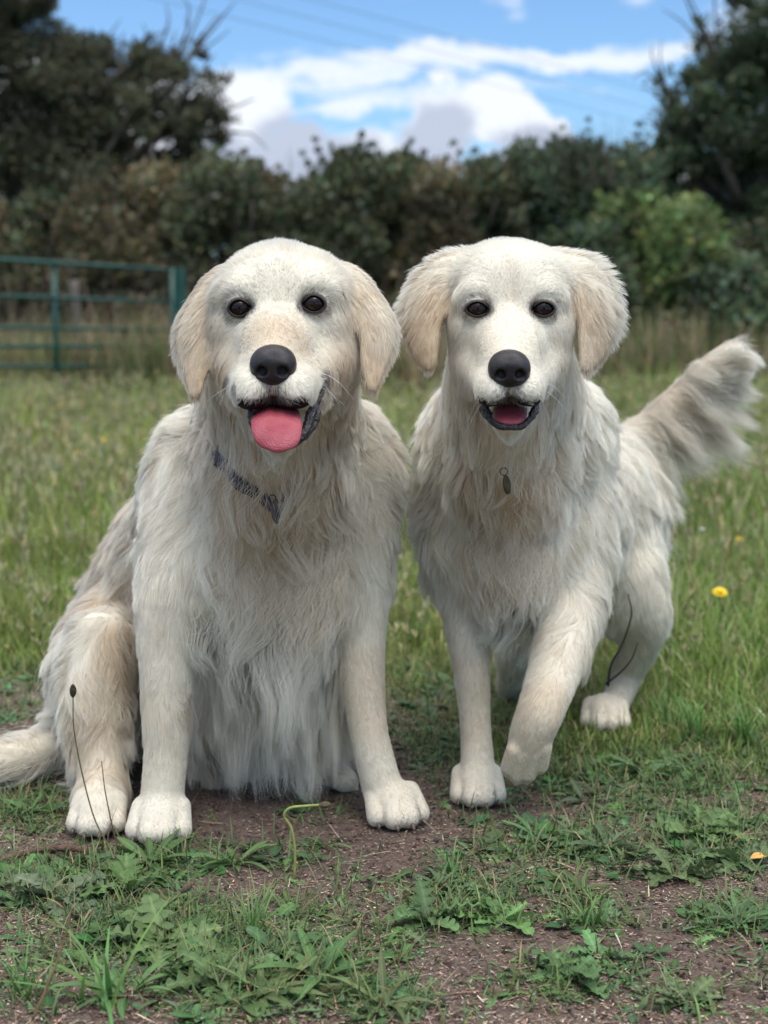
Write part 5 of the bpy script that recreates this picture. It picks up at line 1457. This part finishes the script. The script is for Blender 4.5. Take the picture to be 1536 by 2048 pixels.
def bush(name, label, u, vtop, hw, Y, colr, seed, size=.060, spiky=.9, group='bushes of the hedge', n=13000, cat='bush', vbot=760):
    rng = np.random.default_rng(seed)
    top = P(u, vtop, Y); H = top[2]; W = hw / PXM(P(u, 600, Y)); base = np.array([top[0], Y, 0.0])
    root = empty(name, tuple(base)); tag(root, label, cat, group)
    parts = []; K = 44
    for i in range(K):
        f = (i + .5) / K; z = H * f ** .9; w = W * (1.08 - .85 * max(0, f - .5) / .5) * rng.uniform(.45, 1.05)
        a = rng.uniform(0, 6.28); q = base + np.array([math.cos(a) * w, math.sin(a) * w * .8 - .1, z])
        rr = rng.uniform(.14, .42) * min(1.0, W / .55)
        parts.append(puff(q, rr, int(n / K * (rr / .28) ** 1.6), size * rng.uniform(.7, 1.2), rng, np.asarray(colr) * rng.uniform(.45, 1.7), 1.4 * spiky))
    m = 46                                             # upright shoots break the top outline
    for i in range(m):
        a = rng.uniform(0, 6.28); w = W * rng.uniform(0, 1.05)
        q = base + np.array([math.cos(a) * w, math.sin(a) * w * .7, H * rng.uniform(.70, .98) - (w / W) ** 2 * H * .20])
        hgt = rng.uniform(.15, .50) * spiky + .05; lx = rng.normal(0, .05)
        for k in range(5): parts.append(puff(q + np.array([lx * k, 0, hgt * k / 4]), .095 * (1 - .17 * k), 24, size * .55, rng, np.asarray(colr) * rng.uniform(.6, 1.5), 2.6))
    V, F, C = merge_np(parts); V[:, 2] = np.maximum(V[:, 2], 0)
    link('foliage', mesh_np('foliage', V, F, False, C), root, M_TREE)
    st = [tube(spline([base + rng.normal(0, .08, 3) * [1, 1, 0], base + np.array([rng.normal(0, W * .4), rng.normal(0, .2), H * .45]), base + np.array([rng.normal(0, W * .6), rng.normal(0, .3), H * .85])], 7), np.linspace(.035, .012, 7), 5) for _ in range(9)]
    V, F = merge_np(st); link('stems', quad_mesh('stems', V, F), root, M_BARK)
    return root
BR = (.140, .122, .066); DG = (.105, .118, .062); MG = (.095, .130, .068); YG = (.155, .205, .075)
BUSHES = [
 (-60, 420, 120, 17.2, BR, 'brownish gorse bush behind the far left end of the gate'), (70, 410, 115, 17.6, DG, 'dark gorse bush under the oak, behind the gate upright'),
 (200, 385, 110, 17.0, BR, 'olive-brown gorse bush under the oak\'s crown'), (320, 350, 105, 17.5, BR, 'brown-tinged gorse bush above the gate post'),
 (440, 335, 95, 17.2, DG, 'dark gorse bush left above the sitting dog\'s head'), (530, 345, 85, 17.9, BR, 'olive gorse bush directly above the sitting dog\'s head'),
 (610, 400, 75, 17.0, DG, 'lower dark bush at the dip in the hedge'), (690, 318, 90, 17.4, DG, 'spiky gorse bush right of the dip in the hedge'),
 (790, 312, 90, 17.8, DG, 'spiky gorse bush above the gap between the dogs'), (880, 345, 85, 17.1, BR, 'brownish bush above the walking dog\'s left ear'),
 (970, 325, 90, 17.6, DG, 'dark gorse bush above the walking dog\'s head'), (1070, 300, 95, 18.0, MG, 'dark green bush with twiggy top right above the walking dog'),
 (1170, 300, 95, 18.2, MG, 'dark green bush with twiggy top, left of the tall right tree'), (1265, 310, 90, 18.0, MG, 'bush in the shade at the foot of the tall right tree')]
for i, (u, vt, hw, Y, c, lab) in enumerate(BUSHES):
    bush('gorse_bush', lab, u, vt + 16, hw, Y, c, 100 + i)
for i, (u, vt, hw, Y, c, lab) in enumerate([
 (1180, 480, 85, 15.0, MG, 'mid-green shrub right behind the walking dog\'s right ear'), (1270, 400, 85, 15.6, YG, 'yellow-green shrub in front of the tall right tree'),
 (1370, 430, 85, 15.2, YG, 'brightest yellow-green shrub, right of the first yellow-green one'), (1465, 560, 95, 14.8, MG, 'low green shrub at the right edge above the raised tail'),
 (1560, 470, 90, 15.4, DG, 'dark shrub cut off by the right edge')]):
    bush('leafy_shrub', lab, u, vt, hw, Y, c, 140 + i, .060, .35, 'leafy shrubs at the right of the hedge', 12000, 'shrub')
# bare twiggy growth in front of the hedge and twigs above it: one tangle nobody could count
def tangle():
    rng = np.random.default_rng(91); n = 1500
    y = rng.uniform(14.6, 16.8, n); x = rng.uniform(-1, 1, n) * (y * .28); h = rng.uniform(.5, 1.5, n)
    root = np.stack([x, y, 0 * x], 1); c = cols(rng, n, (.17, .13, .095))
    a = blades(root, rng.uniform(0, 6.28, n), h, rng.uniform(.008, .018, n), np.abs(rng.normal(.15, .25, n)), rng.uniform(-.3, .8, n), c, c, 4, rng)
    n = 420; u = np.concatenate([rng.uniform(1030, 1300, 300), rng.uniform(560, 1000, 120)]); yy = rng.uniform(17.3, 18.4, n)
    base = np.array([P(a_, 372, b_) for a_, b_ in zip(u, yy)]); hh = rng.uniform(.35, .95, n) * np.where(u > 1030, 1, .55); c = cols(rng, n, (.09, .085, .06))
    b = blades(base, rng.uniform(0, 6.28, n), hh, rng.uniform(.006, .012, n), np.abs(rng.normal(0, .2, n)), rng.uniform(-.3, .6, n), c, c, 4, rng)
    V, F, C = merge_np([a, b])
    tag(link('twig_tangle', mesh_np('twig_tangle', V, F, True, C), None, M_STRAW), 'tangle of bare brown twigs along and above the hedge', 'twigs', kind='stuff')
tangle()

# ------------------------------------------------------------------ power lines
M_CABLE = mat('cable', (.05, .055, .065), .5)
for (u0, v0, u1, v1, lab) in ((320, 0, 860, 136, 'lowest of the three overhead cables'), (480, 0, 928, 117, 'middle one of the three overhead cables'), (625, 0, 983, 95, 'highest of the three overhead cables')):
    s = (v1 - v0) / (u1 - u0)
    pts = []
    for u in np.linspace(-300, 1750, 24):
        Y = 38 + (u + 300) / 2050 * 34
        v = v0 + (u - u0) * s + 1.2e-5 * (u - u0) * (u - u1)
        pts.append(P(u, v, Y))
    o = tube_obj('power_line', np.array(pts), [.0095] * 24, M_CABLE, None, 6)
    tag(o, lab + ' crossing the blue sky', 'cable', 'overhead cables')
